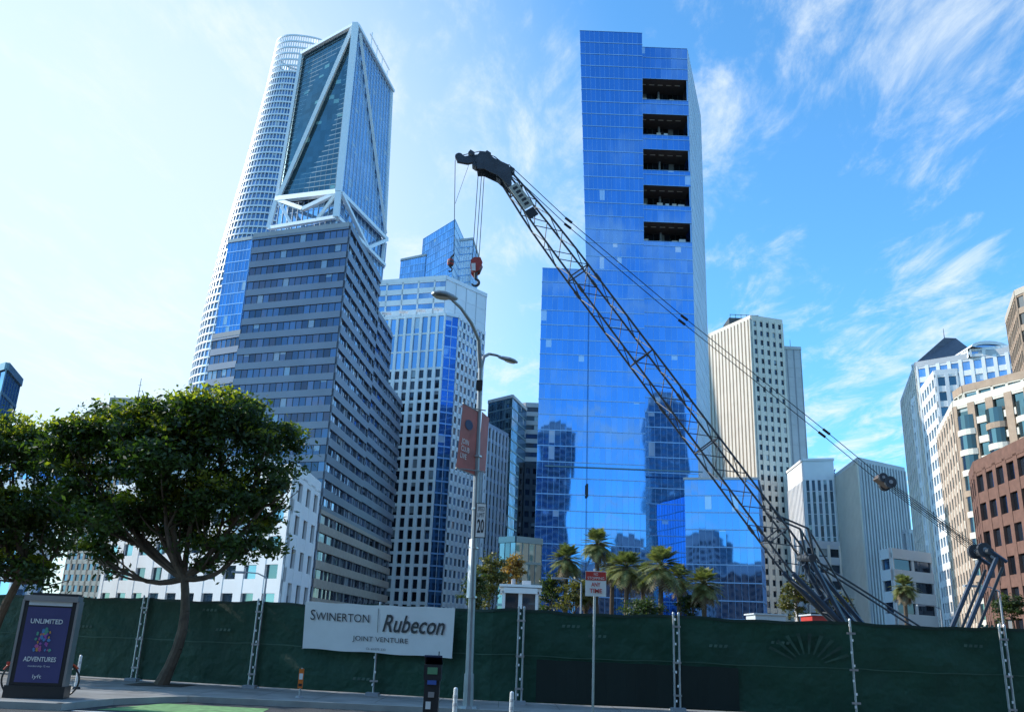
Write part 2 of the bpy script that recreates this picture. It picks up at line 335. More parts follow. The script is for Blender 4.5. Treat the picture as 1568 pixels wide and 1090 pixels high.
# ------------------------------------------------------------------ central blue tower
def blue_tower():
    mb=MB(); st=dict(g=g_blue,sm=bluespan,sh=.24,sd=.12,mw=.05,md=.04,mm=bluespan,bw=1.55,fh=4.25)
    sp_=dict(g=g_pale,sm=palespan,sh=.3,sd=.1,mw=.12,md=.1,mm=palespan,bw=1.6,fh=4.25)
    Y=231.; TLt=S(888,47,Y); Z=TLt.z; TR=SX(983,Y,Z); ZL=S(831,410,Y).z
    TLb=SX(898,Y,ZL)
    bkv=Vector((8,45,0))
    n=round((Z-ZL)/4.25)
    facade(mb,TLb,Vector((TR.x,Y,ZL)),TR,TLt,n,13,st)
    facade(mb,TLb+bkv,TLb,TLt,TLt+bkv,n,20,st)
    ZR=S(1052,75,236).z; RW=SX(1052,236,ZR); RB=SX(1073,273,ZR-2)
    facade(mb,Vector((TR.x,Y,ZL)),Vector((TR.x,236,ZL)),Vector((TR.x,236,Z)),TR,n,3,st)
    facade(mb,Vector((TR.x,236,ZR)),Vector((TR.x,272,ZR)),Vector((TR.x,272,Z)),Vector((TR.x,236,Z)),1,20,st)
    mb.face([TLt,TR,TR+Vector((0,45,0)),TLt+bkv],lgrey)
    X0=SX(831,Y,ZL).x; X1=RW.x
    nfl=round(ZL/4.25)
    def g(x,y,z):return Vector((x,y,z))
    facade(mb,g(X0,Y,0),g(TR.x,Y,0),g(TR.x,Y,ZL),g(X0,Y,ZL),nfl,19,st)
    facade(mb,g(X0+4,Y+45,0),g(X0,Y,0),g(X0,Y,ZL),g(X0+4,Y+45,ZL),nfl,20,st)
    mb.poly([(X0,Y),(TR.x,Y),(TR.x,Y+45),(X0+4,Y+45)],ZL+.02,lgrey)
    rows=[(122,160),(176,214),(230,268),(285,322),(341,377)]
    zs=[(S(1020,a,236).z,S(1020,b,236).z) for a,b in rows]
    def wing(z0,z1):
        if z1-z0<.5:return
        facade(mb,g(TR.x,236,z0),g(X1,236,z0),g(X1,236,z1),g(TR.x,236,z1),max(1,round((z1-z0)/4.25)),9,st)
    zlast=ZR
    for zt,zb in zs: wing(zt,zlast); zlast=zb
    wing(0,zlast)
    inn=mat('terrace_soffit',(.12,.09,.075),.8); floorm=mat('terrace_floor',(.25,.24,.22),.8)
    for zt,zb in zs:
        D=8; xl=TR.x+.02
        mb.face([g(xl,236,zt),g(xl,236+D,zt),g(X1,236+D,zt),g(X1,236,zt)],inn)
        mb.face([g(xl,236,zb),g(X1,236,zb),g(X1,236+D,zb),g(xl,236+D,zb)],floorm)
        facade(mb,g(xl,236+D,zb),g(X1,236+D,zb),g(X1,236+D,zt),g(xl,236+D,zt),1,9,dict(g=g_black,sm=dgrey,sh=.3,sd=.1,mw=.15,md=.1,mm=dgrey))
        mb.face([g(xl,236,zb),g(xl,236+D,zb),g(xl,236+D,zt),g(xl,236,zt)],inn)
        facade(mb,g(xl,236.05,zb),g(X1,236.05,zb),g(X1,236.05,zb+1.5),g(xl,236.05,zb+1.5),1,9,st)
        mb.box((X1-.25,236.3,(zt+zb)/2),.4,.4,zt-zb,bluespan)
        for k in range(6):
            mb.box((xl+1.5+k*2.2,237.5+RND.random()*3,zb+1.6),1.0+RND.random(),.8,2.2+RND.random()*1.4,lgrey if k%2 else tan)
        for k in range(5): mb.box((xl+1.5+k*2.7,239,zt-.12),1.6,.25,.1,cream)
        mb.tube(g(xl+7,243,zb),g(xl+7,243,zt),.35,.35,grey,8)
    # right flank: closed bands, open at the terraces' front bay
    facade(mb,g(X1,236,0),g(RB.x,RB.y,0),g(RB.x,RB.y,ZR),g(X1,236,ZR),round(ZR/4.25),22,sp_)
    facade(mb,g(RB.x,RB.y,0),g(X0+4,276,0),g(X0+4,276,ZL),g(RB.x,RB.y,ZL),30,30,st)
    facade(mb,g(RB.x,RB.y,ZL),g(TLt.x+8,276,ZL),g(TLt.x+8,276,ZR),g(RB.x,RB.y,ZR),20,25,st)
    mb.poly([(TR.x,236),(X1,236),(RB.x,RB.y),(TR.x,272)],ZR+.02,lgrey)
    zs_=S(905,716,Y).z; mb.box(((X0+X1)/2+1,Y-.2,zs_),X1-X0-2,.36,.3,tealspan)
    za=S(1110,733,214).z; a=SX(1048,216,za);b=SX(1160,212,za);c=SX(1166,232,za)
    block(mb,foot(a,b,c),0,za,st,None,lgrey,.3)
    mb.tube(g(TLb.x+.8,Y-1.2,ZL-1),g(TLb.x+.8,Y-1.2,14),.07,.07,blackm,4); mb.box((TLb.x+.8,Y-1.2,S(905,752,Y).z),.6,.5,3.4,blackm)
    mb.tube(g(TLb.x+.8,Y-1.2,ZL-1),g(TLb.x+.8,Y+2,ZL-.5),.07,.07,blackm,4)
    mb.build('blue_glass_skyscraper')
blue_tower()
# ------------------------------------------------------------------ middle gap buildings
st_teal=dict(g=g_teal,sm=tealspan,sh=.5,sd=.15,mw=.12,md=.1,mm=tealspan,bw=1.8,fh=4)
simple('teal_glass_building',(748,335),(785,325),(806,345),(785,608,325),st_teal,[st_teal,dict(st_teal,g=g_mid)],roof=lgrey)
simple('grey_banded_building',(795,352),(806,350),(832,350),(806,620,350),dict(g=g_black,sm=lgrey,sh=1.8,sd=.3,bw=3,fh=3.8),roof=lgrey)
simple('dark_brick_building',(796,300),(803,298),(835,300),(803,712,298),dict(g=g_black,sm=dgrey,sh=1.8,sd=.3,pm=dgrey,pw=1,pd=.35,bw=2.6,fh=3.6))
simple('small_glass_building',(765,190),(790,187),(830,190),(790,828,187),st_teal)
# ------------------------------------------------------------------ ribbed white tower
def ribbed():
    Z=S(1150,488,330).z; mb=MB()
    L=SX(1081,356,Z);C=SX(1150,330,Z);R=SX(1197,334,Z)
    sl=dict(g=tan,sm=cream,sh=.3,sd=.05,pm=cream,pw=1.2,pd=.8,bw=2.0,fh=3.9)
    srr=dict(g=g_black,sm=cream,sh=1.7,sd=.3,pm=cream,pw=1.5,pd=.5,bw=3.0,fh=3.9)
    block(mb,[(L.x,L.y),(C.x,C.y),(R.x,R.y),(R.x-3,R.y+30),(L.x+2,L.y+25)],0,Z,srr,[sl,srr,srr],cream,1.5)
    c=(C+L)/2+Vector((4,8,0)); mb.box((c.x+4,c.y,Z+3.2),13,10,6,dgrey)
    for k in range(6): mb.tube((c.x-2+k*2.3,c.y-5,Z+6),(c.x-2+k*2.3,c.y-5,Z+7.8),.12,.12,dgrey,4)
    mb.tube((c.x-2,c.y-5,Z+7.6),(c.x+10,c.y-5,Z+7.6),.12,.12,dgrey,4)
    Z2=S(1210,538,340).z; b=SX(1222,340,Z2);a=SX(1196,336,Z2)
    block(mb,[(a.x-6,336.5),(b.x,337),(b.x+1,356),(a.x-6,356)],0,Z2,dict(g=lgrey,sm=lgrey,sh=.3,sd=.08,pm=grey,pw=.4,pd=.15,bw=3,fh=3.9),None,lgrey)
    mb.tube((b.x-3,340,Z2),(b.x-3,340,Z2+5),.15,.1,grey,4)
    mb.build('ribbed_white_tower')
ribbed()
def bank():
    Z=S(1233,702,300).z; mb=MB(); a=SX(1230,303,Z);b=SX(1274,300,Z)
    st=dict(g=g_black,sm=white,sh=.2,sd=.05,pm=white2,pw=.9,pd=.5,bw=1.9,fh=4)
    zt=Z-7
    block(mb,[(a.x,a.y),(b.x,b.y),(b.x+4,b.y+25),(a.x+2,a.y+25)],0,zt,st,None,white2,0)
    block(mb,[(a.x-.3,a.y-.3),(b.x+.3,b.y-.3),(b.x+4.3,b.y+25),(a.x+1.7,a.y+25)],zt,Z,dict(g=white2,bw=20,fh=7),None,white2,.5)
    return mb.build('bank_building'),a,b,zt,Z
bank_o,ba,bb_,bz0,bz1=bank()
st_rt=dict(g=tan,sm=tan,sh=.3,sd=.05,pm=cream,pw=.75,pd=.5,bw=1.5,fh=4)
st_rg=dict(g=mat('grey_recess',(.26,.28,.30),.7),sm=lgrey,sh=.3,sd=.05,pm=lgrey,pw=.75,pd=.6,bw=1.5,fh=4)
simple('ribbed_tan_building',(1271,309),(1314,272),(1384,285),(1314,706,272),st_rg,[st_rt,st_rg],roof=lgrey,par=1.2)
simple('concrete_parking_building',(1350,190),(1364,185),(1424,192),(1364,846,185),dict(g=g_black,sm=lgrey,sh=2.2,sd=.4,pm=lgrey,pw=.8,pd=.3,bw=7,fh=4),roof=lgrey)
simple('low_office_building',(1225,240),(1232,238),(1285,240),(1232,832,238),dict(g=g_black,sm=lgrey,sh=2.0,sd=.3,pm=cream,pw=.8,pd=.4,bw=4,fh=4),roof=lgrey)
simple('low_dark_building',(1384,262),(1390,260),(1400,262),(1390,815,260),st_rg)
# ------------------------------------------------------------------ right side
def right_white():
    mb=MB(); Z=S(1404,562,205).z
    L=SX(1381,240,Z);C=SX(1403,205,Z);R=SX(1560,190,Z)
    s=dict(g=g_mid,sm=white,sh=1.3,sd=.3,pm=white,pw=.8,pd=.4,bw=2.6,fh=3.4)
    s2=dict(g=g_mid,sm=lgrey,sh=1.3,sd=.3,pm=cream,pw=1.6,pd=.4,bw=3.6,fh=3.4)
    f=foot(L,C,R); block(mb,f,0,Z,s,[s2,s],lgrey,1.2)
    Zb=S(1440,590,198).z; a=SX(1410,206,Zb);b=SX(1432,190,Zb);c=SX(1466,188,Zb)
    sw=dict(g=g_teal,sm=white2,sh=1.4,sd=.3,pm=white2,pw=.8,pd=.4,bw=2.6,fh=3.4)
    block(mb,[(a.x,a.y),(b.x,b.y),(c.x,c.y),(c.x+1,c.y+9),(a.x+2,a.y+9)],0,Zb,sw,None,white2,1)
    zp=Z+3.4; P=[SX(1400,214,Z),SX(1500,204,Z),SX(1506,226,Z),SX(1408,236,Z)]
    block(mb,[(p.x,p.y) for p in P],Z,zp,dict(s,fh=3.6),None,lgrey,.2)
    ap=S(1446,517,216); rf=mat('slate_roof',(.09,.095,.12),.5,var=.2)
    rid=ap+Vector((3.0,0,0)); Q=[Vector((p.x,p.y,zp)) for p in P]
    mb.face([Q[0],Q[1],rid,ap],rf);mb.face([Q[1],Q[2],rid],rf);mb.face([Q[2],Q[3],ap,rid],rf);mb.face([Q[3],Q[0],ap],rf)
    mb.tube(ap,ap+Vector((0,0,2.5)),.1,.05,dgrey,4)
    a=SX(1486,196,Z);b=SX(1552,192,Z); mid=(a+b)/2; hw=(b-a).length/2; n=12
    for k in range(n):
        t0=math.pi*k/n;t1=math.pi*(k+1)/n
        p0=mid+Vector((-hw*math.cos(t0),0,2+hw*.35*math.sin(t0)));p1=mid+Vector((-hw*math.cos(t1),0,2+hw*.35*math.sin(t1)))
        o=Vector((0,14,0)); mb.face([p0,p1,p1+o,p0+o],white); base=mid+Vector((0,.4,2))
        mb.face([base,p1+Vector((0,.4,0)),p0+Vector((0,.4,0))],g_mid,[(0,0),(1,0),(1,1)])
        q0=mid+Vector((-(hw-1)*math.cos(t0),0,2+(hw*.35-.8)*math.sin(t0)));q1=mid+Vector((-(hw-1)*math.cos(t1),0,2+(hw*.35-.8)*math.sin(t1)))
        mb.face([q0,q1,p1,p0],white)
    block(mb,[(a.x,a.y+.1),(b.x,b.y+.1),(b.x,b.y+14),(a.x,a.y+14)],Z,Z+2.05,dict(s,fh=3),None,lgrey,0)
    mb.build('grey_apartment_building')
right_white()
def bay_building():
    mb=MB(); Z=S(1455,642,150).z; a=SX(1437,164,Z);b=SX(1462,142,Z);c=SX(1640,122,Z)
    s=dict(g=g_green,sm=cream,sh=1.1,sd=.3,pm=brickred,pw=1.4,pd=.4,bw=3.6,fh=3.3)
    sl=dict(g=g_green,sm=cream,sh=1.3,sd=.3,pm=mat('sunlit_tan_brick',(.5,.38,.29),.8),pw=1.9,pd=.4,bw=3.2,fh=3.3)  # sun-facing side: same tan brick, sunlight put into a lighter colour
    block(mb,foot(a,b,c),0,Z,s,[sl,s],cream,1)
    d=(c-b).normalized(); nrm=d.cross(Vector((0,0,1))).normalized()
    fh=3.3; nf=int(Z/fh)
    for i in range(5):
        cc=b+d*(2.2+i*5.6)
        for k in range(1,nf):
            z0=k*fh; m=7
            for r,za,zb_,mt in ((1.75,z0+.8,z0+fh-.15,g_green),(1.95,z0-.15,z0+.8,cream if (k+i)%4 else brickred)):
                P=[]
                for j in range(m+1):
                    t=math.pi*j/m; P.append(Vector((cc.x,cc.y,0))-d*(r*math.cos(t))+nrm*(r*.6*math.sin(t)))
                for j in range(m):
                    mb.face([P[j]+Vector((0,0,za)),P[j+1]+Vector((0,0,za)),P[j+1]+Vector((0,0,zb_)),P[j]+Vector((0,0,zb_))],mt,[(j,k),(j+1,k),(j+1,k+.99),(j,k+.99)])
                if mt!=g_green:
                    mb.face([p+Vector((0,0,zb_)) for p in P],mt); mb.face([p+Vector((0,0,za)) for p in P][::-1],mt)
    Z2=S(1500,610,150).z; a=SX(1462,150,Z2);b2=SX(1476,146,Z2);c2=SX(1640,130,Z2)
    block(mb,foot(a,b2,c2),Z,Z2,dict(g=g_green,sm=cream,sh=.9,sd=.3,pm=cream,pw=.4,pd=.3,bw=2.6,fh=3.3),None,brickred,1)
    mb.build('bay_window_apartment_building')
bay_building()
simple('brown_brick_building',(1489,112),(1496,105),(1680,78),(1496,722,105),dict(g=g_black,sm=brick,sh=1.3,sd=.3,pm=brick,pw=.9,pd=.35,bw=2.6,fh=3.2,mw=.1,mm=dgrey),roof=brick,par=1.2)
simple('dark_brown_tower',(1542,175),(1556,160),(1700,140),(1556,452,160),dict(g=glass('bronze_glass',(.2,.17,.15),.6),sm=brickred,sh=1.2,sd=.2,pm=brickred,pw=.4,pd=.3,bw=2.0,fh=3.5),roof=tan)
# ------------------------------------------------------------------ left side
def low_white():
    mb=MB(); Z=S(470,748,120).z
    C=SX(452,108,Z);R=SX(487,122,Z);L=SX(180,132,Z)
    s=dict(g=g_teal,sm=white2,sh=1.7,sd=.3,pm=white2,pw=1.6,pd=.35,bw=4,fh=3.6,mw=.1,mm=dgrey)
    s2=dict(g=g_black,sm=white2,sh=1.7,sd=.3,pm=white2,pw=2.4,pd=.35,bw=4.6,fh=3.9,mw=0,mm=dgrey)
    block(mb,foot(L,C,R),0,Z,s,[s,s2],white2,1.2)
    p=SX(395,112,Z); block(mb,[(p.x-14,p.y+4),(p.x,p.y+1),(p.x+1,p.y+10),(p.x-13,p.y+13)],Z,Z+2.4,s,None,white2,.5)
    mb.build('white_apartment_building')
low_white()
simple('teal_corner_building',(-60,150),(10,140),(31,150),(10,564,140),dict(st_teal,g=g_mid2))
simple('white_low_block',(-80,120),(60,112),(100,118),(60,700,112),dict(g=g_mid,sm=white,sh=1.6,sd=.3,pm=white,pw=.6,pd=.3,bw=3,fh=3.7))
def antenna_b():
    Z=S(190,622,330).z; mb=MB(); a=SX(145,340,Z);b=SX(205,330,Z);c=SX(235,345,Z)
    block(mb,foot(a,b,c),0,Z,dict(g=g_dark,sm=tan,sh=1.6,sd=.3,pm=brickred,pw=1,pd=.3,bw=3,fh=3.8),None,tan)
    p=(a+b)/2; mb.box((p.x+3,p.y+6,Z+2.5),12,9,5,tan); q=SX(208,336,Z); mb.tube(q,q+Vector((0,0,13)),.3,.1,brickred,4)
    for k in range(4): mb.tube((q.x-.8,q.y,Z+3+k*2.4),(q.x+.8,q.y,Z+3+k*2.4),.08,.08,brickred,4)
    mb.build('antenna_building')
antenna_b()
# city behind the viewer (mirrored in the glass fronts)
def behind(name,x0,x1,y,d,h,st):
    mb=MB(); block(mb,[(x0,y-d),(x1,y-d),(x1,y),(x0,y)],0,h,st,None,grey)
    block(mb,[(x0+3,y-d+3),(x1-3,y-d+3),(x1-3,y-4),(x0+3,y-4)],h,h+6,dict(g=grey,bw=6,fh=6),None,grey,.3); mb.build(name)
bs=[dict(g=g_black,sm=grey,sh=1.6,sd=.3,pm=grey,pw=1.2,pd=.4,bw=3.5,fh=3.8),dict(g=g_teal,sm=spdark,sh=1.2,sd=.2,mw=.2,mm=dgrey,bw=2.5,fh=4),dict(g=g_black,sm=brick,sh=1.6,sd=.3,pm=brick,pw=1.5,pd=.35,bw=3.5,fh=3.6)]
for nm,x0,x1,y,d,h,k in (('office_block',17,38,-60,26,122,1),('office_block',87,110,-62,30,146,1),('office_block',-50,-16,-80,30,60,0),('brick_block',41,62,-50,24,40,2),('office_block',63,84,-64,26,56,0),('office_block',112,140,-60,30,92,1),('brick_block',-12,14,-56,20,40,2),('office_block',144,175,-50,30,70,0),('office_block',-130,-80,-90,30,75,0)):
    behind(nm,x0,x1,y,d,h,bs[k])
# ------------------------------------------------------------------ ground
def ground():
    mb=MB(); gm=mat('ground_earth',(.12,.11,.095),.95,var=.3,scale=.3,bump=.3,bscale=3)
    mb.poly([(-3000,-3000),(3000,-3000),(3000,3000),(-3000,3000)],-.02,gm); mb.build('ground',(0,0,-.02))
    mb=MB(); am=mat('asphalt',(.05,.05,.052),.9,var=.25,scale=2,bump=.4,bscale=60)
    mb.poly([(-90,-12),(90,-12),(90,23),(-90,23)],0,am); mb.build('road',(0,0,0))
    mb=MB(); gm=mat('green_bike_lane',(.16,.33,.12),.85,var=.45,scale=5)
    mb.poly([(-8.3,19.7),(-5.0,19.6),(-5.2,21.6),(-7.7,21.9)],.006,gm); mb.poly([(2,19.3),(8,19.1),(8,20.6),(2,20.8)],.006,gm); mb.build('bike_lane',(0,20,.006))
    mb=MB(); wm=mat('road_paint',(.7,.7,.68),.7,var=.15,scale=8)
    for k in range(12): mb.poly([(-30+k*6,4),(-27+k*6,4),(-27+k*6,4.12),(-30+k*6,4.12)],.006,wm)
    mb.poly([(-8.6,19.2),(60,18.0),(60,18.12),(-8.6,19.32)],.006,wm); mb.build('road_marking',(0,4,.006))
    mb=MB(); cm=mat('sidewalk_concrete',(.24,.235,.225),.9,var=.28,scale=1.2,bump=.2,bscale=30); jm=mat('paving_joint',(.09,.09,.085),.95); km=mat('kerb_concrete',(.33,.33,.31),.85,var=.2,scale=2)
    K=[(-70,19.2),(-8.8,19.2),(-8.5,21),(-7.4,22.6),(0,22.0),(70,20.0)]
    back=[(70,30),(0,30),(-11,33),(-70,48)]
    mb.poly(K+back,.13,cm)
    for (a,b) in zip(K,K[1:]):
        A=Vector((*a,0));B=Vector((*b,0)); n=(B-A).cross(Vector((0,0,1))).normalized()*.15
        u=Vector((0,0,.135)); mb.hexa([A-n,B-n,B-n+u,A-n+u,A+n*.02,B+n*.02,B+n*.02+u,A+n*.02+u],km)
    for k in range(-24,24): mb.poly([(k*1.5,19.6 if k*1.5<-9 else 23),(k*1.5+.015,19.6 if k*1.5<-9 else 23),(k*1.5+.015,30),(k*1.5,30)],.134,jm)
    mb.poly([(-60,24.8),(60,24.8),(60,24.815),(-60,24.815)],.138,jm)
    tx=S(246,1052,26.4).x; mb.poly([(tx-.8,25.7),(tx+.8,25.7),(tx+.8,27.0),(tx-.8,27.0)],.142,mat('tree_pit_soil',(.05,.04,.03),.95,var=.4,scale=6))
    mb.build('sidewalk',(0,25,0))
ground()
# ------------------------------------------------------------------ fence
FL=[(-34,34.2),(-11.0,28.0),(-.2,24.6),(4.2,24.4),(9.1,24.1),(40,22.8)]
def fence_y(x):
    for (a,ya),(b,yb) in zip(FL,FL[1:]):
        if x<=b: return ya+(yb-ya)*(x-a)/(b-a)
    return FL[-1][1]
def onfence(px,py,off):
    y=25
    for _ in range(12): y=fence_y(S(px,py,y).x)+off
    return S(px,py,y)
FH=2.5
def fence():
    mb=MB(); fm,nt,b=newmat('green_privacy_mesh'); N=nt.nodes;L=nt.links
    tc=N.new('ShaderNodeTexCoord'); nz=N.new('ShaderNodeTexNoise'); nz.inputs['Scale'].default_value=.9; nz.inputs['Detail'].default_value=7; L.new(tc.outputs['Object'],nz.inputs['Vector'])
    mx=N.new('ShaderNodeMix'); mx.data_type='RGBA'; L.new(nz.outputs['Fac'],mx.inputs['Factor']); mx.inputs['A'].default_value=(.004,.030,.017,1); mx.inputs['B'].default_value=(.018,.085,.05,1); L.new(mx.outputs['Result'],b.inputs['Base Color'])
    b.inputs['Roughness'].default_value=.5; b.inputs['Specular IOR Level'].default_value=.3
    n2=N.new('ShaderNodeTexNoise'); n2.inputs['Scale'].default_value=2.5; L.new(tc.outputs['Object'],n2.inputs['Vector']); n3=N.new('ShaderNodeTexNoise'); n3.inputs['Scale'].default_value=90; L.new(tc.outputs['Object'],n3.inputs['Vector'])
    ad=N.new('ShaderNodeMath'); ad.operation='MULTIPLY_ADD'; L.new(n3.outputs['Fac'],ad.inputs[0]); ad.inputs[1].default_value=.12; L.new(n2.outputs['Fac'],ad.inputs[2])
    bp=N.new('ShaderNodeBump'); bp.inputs['Strength'].default_value=.7; bp.inputs['Distance'].default_value=.15; L.new(ad.outputs[0],bp.inputs['Height']); L.new(bp.outputs[0],b.inputs['Normal'])
    hem=mat('green_hem',(.006,.03,.02),.6); dk=mat('dark_screen',(.003,.012,.009),.7); seam=mat('light_seam',(.03,.09,.06),.6)
    posts=[]
    for px in (215,393,578,797,1035,1302): posts.append(onfence(px,980,0).x)
    posts=[posts[0]-3.7*k for k in (6,5,4,3,2,1)]+posts+[posts[-1]+3.9*k for k in range(1,6)]
    for a,bx in zip(posts,posts[1:]):
        nx,nz_=26,12; ph=RND.random()*9
        def pt(i,j):
            u=i/nx; x=a+(bx-a)*u; t=j/nz_
            sag=.06*math.sin(math.pi*u)+.014*math.sin(u*19+ph)
            y=fence_y(x)+.06+.045*math.sin(u*9+ph+t*3)*math.sin(math.pi*u)+.025*math.sin(t*11+ph*2+u*5)*math.sin(math.pi*u)
            return Vector((x,y,.17+t*(FH-.17-sag)))
        for i in range(nx):
            for j in range(nz_):
                mb.face([pt(i,j),pt(i+1,j),pt(i+1,j+1),pt(i,j+1)],fm)
            o=Vector((0,-.02,0)); p,q=pt(i,nz_),pt(i+1,nz_); mb.face([p+o-Vector((0,0,.06)),q+o-Vector((0,0,.06)),q+o+Vector((0,0,.01)),p+o+Vector((0,0,.01))],hem)
            p,q=pt(i,nz_//2),pt(i+1,nz_//2); mb.face([p+o-Vector((0,0,.014)),q+o-Vector((0,0,.014)),q+o+Vector((0,0,.014)),p+o+Vector((0,0,.014))],seam)
    for k,x in enumerate(posts):
        y=fence_y(x)-.06
        for dx in ((-.07,.07) if k%3!=2 else (0,)):
            mb.tube((x+dx,y,.13),(x+dx,y,FH+.03),.03,.03,steel,8); mb.tube((x+dx,y,FH+.03),(x+dx,y,FH+.07),.034,.02,steel,8)
        for z in (.5,1.3,2.2): mb.box((x,y-.035,z),.22,.03,.05,steel)
        mb.box((x,y,.17),.35,.5,.08,grey)
        for z in range(7): mb.box((x-.03+.05*(z%2),y-.045,.35+z*.33+RND.random()*.1),.04,.02,.06,white2)
    x0,x1=S(822,1010,24.4).x,S(1132,1010,24.1).x; z1=S(980,1016,24.2).z
    for i in range(20):
        u0=lerp(x0,x1,i/20);u1=lerp(x0,x1,(i+1)/20); f=lambda x:fence_y(x)-.03+.015*math.sin(x*5)
        mb.face([(u0,f(u0),.2),(u1,f(u1),.2),(u1,f(u1),z1+.01*math.sin(u1*7)),(u0,f(u0),z1+.01*math.sin(u0*7))],dk)
    pm=mat('faded_print',(.022,.062,.042),.7,var=.6,scale=3); c=S(1240,1022,24)
    for k in range(9):
        t0=math.pi*(.12+.085*k);t1=t0+.09
        P=[]
        for t,r in ((t0,.45),(t1,.45),(t1,1.15),(t0,1.15)):
            x=c.x+r*math.cos(t); P.append((x,fence_y(x)-.045,min(c.z+r*.75*math.sin(t),2.38)))
        mb.face(P[::-1],pm)
    pm2=mat('faded_lettering',(.05,.10,.075),.7,var=.6,scale=3)
    for px,py in ((310,935),(330,965),(860,960),(900,975),(1085,990),(1180,985),(1475,990),(1500,960),(120,960),(540,1040)):
        p=onfence(px,py,0)
        for k in range(4):
            x=p.x+k*.13; mb.face([(x,fence_y(x)-.03,p.z),(x+.08,fence_y(x+.08)-.03,p.z),(x+.1,fence_y(x+.1)-.03,p.z+.07),(x+.02,fence_y(x)-.03,p.z+.07)],pm2)
    mb.build('construction_fence',(0,25,.13))
fence()
# ------------------------------------------------------------------ text helper
def text_on(parent,name,s,O,ux,uz,w,h,mt,shear=0.,off=.01,bold=0.0):
    cu=bpy.data.curves.new(name,'FONT'); cu.body=s; cu.size=1; cu.offset=bold; cu.shear=shear; cu.resolution_u=3
    to=bpy.data.objects.new(name,cu); me=bpy.data.meshes.new_from_object(to)
    xs=[v.co.x for v in me.vertices]; ys=[v.co.y for v in me.vertices]
    x0,x1,y0,y1=min(xs),max(xs),min(ys),max(ys); n=ux.cross(uz).normalized()
    for v in me.vertices:
        v.co=O+ux*((v.co.x-x0)/(x1-x0)*w)+uz*((v.co.y-y0)/(y1-y0)*h)+n*off-parent.location
    me.materials.clear(); me.materials.append(mt)
    ob=bpy.data.objects.new(name,me); sc.collection.objects.link(ob); ob.parent=parent
    bpy.data.objects.remove(to); return ob
ink=mat('black_ink',(.03,.03,.035),.6,var=0); redp=mat('red_paint',(.5,.04,.03),.5); whitep=mat('white_sign_paint',(.75,.75,.74),.4,var=.04,scale=6)
def banner():
    mb=MB(); vm_=mat('white_vinyl',(.66,.66,.66),.45,var=.05,scale=2,bump=.3,bscale=2)
    o_=-.2
    TLp,TRp,BR_,BLp=onfence(468,920,o_),onfence(697,930,o_),onfence(692,1007,o_),onfence(463,992,o_)
    nx,ny=30,10
    def P(i,j):
        u=i/nx;v=j/ny; p=lerp(lerp(BLp,BR_,u),lerp(TLp,TRp,u),v); p.y+=.009*math.sin(u*14+v*3)*math.sin(math.pi*u); p.z+=(-.025*math.sin(math.pi*u)+.01*math.sin(u*25)) if j==ny else (.012*math.sin(u*17) if j==0 else 0); return p
    for i in range(nx):
        for j in range(ny): mb.face([P(i,j),P(i+1,j),P(i+1,j+1),P(i,j+1)],vm_)
    for c in (TLp,TRp,BR_,BLp): mb.tube(c+Vector((0,-.01,0)),c+Vector((0,.2,0)),.015,.015,steel,6)
    o=mb.build('construction_banner')
    ux=(BR_-BLp);w=ux.length;ux.normalize();uz=(TLp-BLp).normalized(); h=(TLp-BLp).length
    def T(s,u,v,ww,hh,**k):
        O=lerp(lerp(BLp,BR_,u),lerp(TLp,TRp,u),v); text_on(o,s.lower().replace(' ','_')[:12]+'_lettering',s,O,ux,uz,ww*w,hh*h,ink,off=.03,**k)
    T('S',.045,.61,.033,.22);T('WINERTON',.082,.61,.37,.17);T('Rubecon',.54,.44,.41,.36,shear=.35,bold=.012);T('JOINT VENTURE',.345,.20,.37,.13);T('CL #1075 233',.44,.055,.13,.045)
    q=MB(); O=lerp(lerp(BLp,BR_,.505),lerp(TLp,TRp,.505),.42)+Vector((0,-.03,0)); q.face([O,O+ux*.015,O+ux*.015+uz*.5*h,O+uz*.5*h],ink); q.build('divider',parent=o)
banner()
text_on(bank_o,'bank_lettering','usbank',Vector((ba.x+4.5,0,bz0+2))+Vector((0,ba.y-.45,0)),Vector((1,-.03,0)).normalized(),Vector((0,0,1)),6.5,3.2,mat('bank_blue',(.03,.06,.3),.5),off=.1,bold=.03)
q=MB(); q.box((ba.x+2.5,ba.y-.6,bz0+3.4),2.6,.25,3,redp); q.build('logo_shield',parent=bank_o)
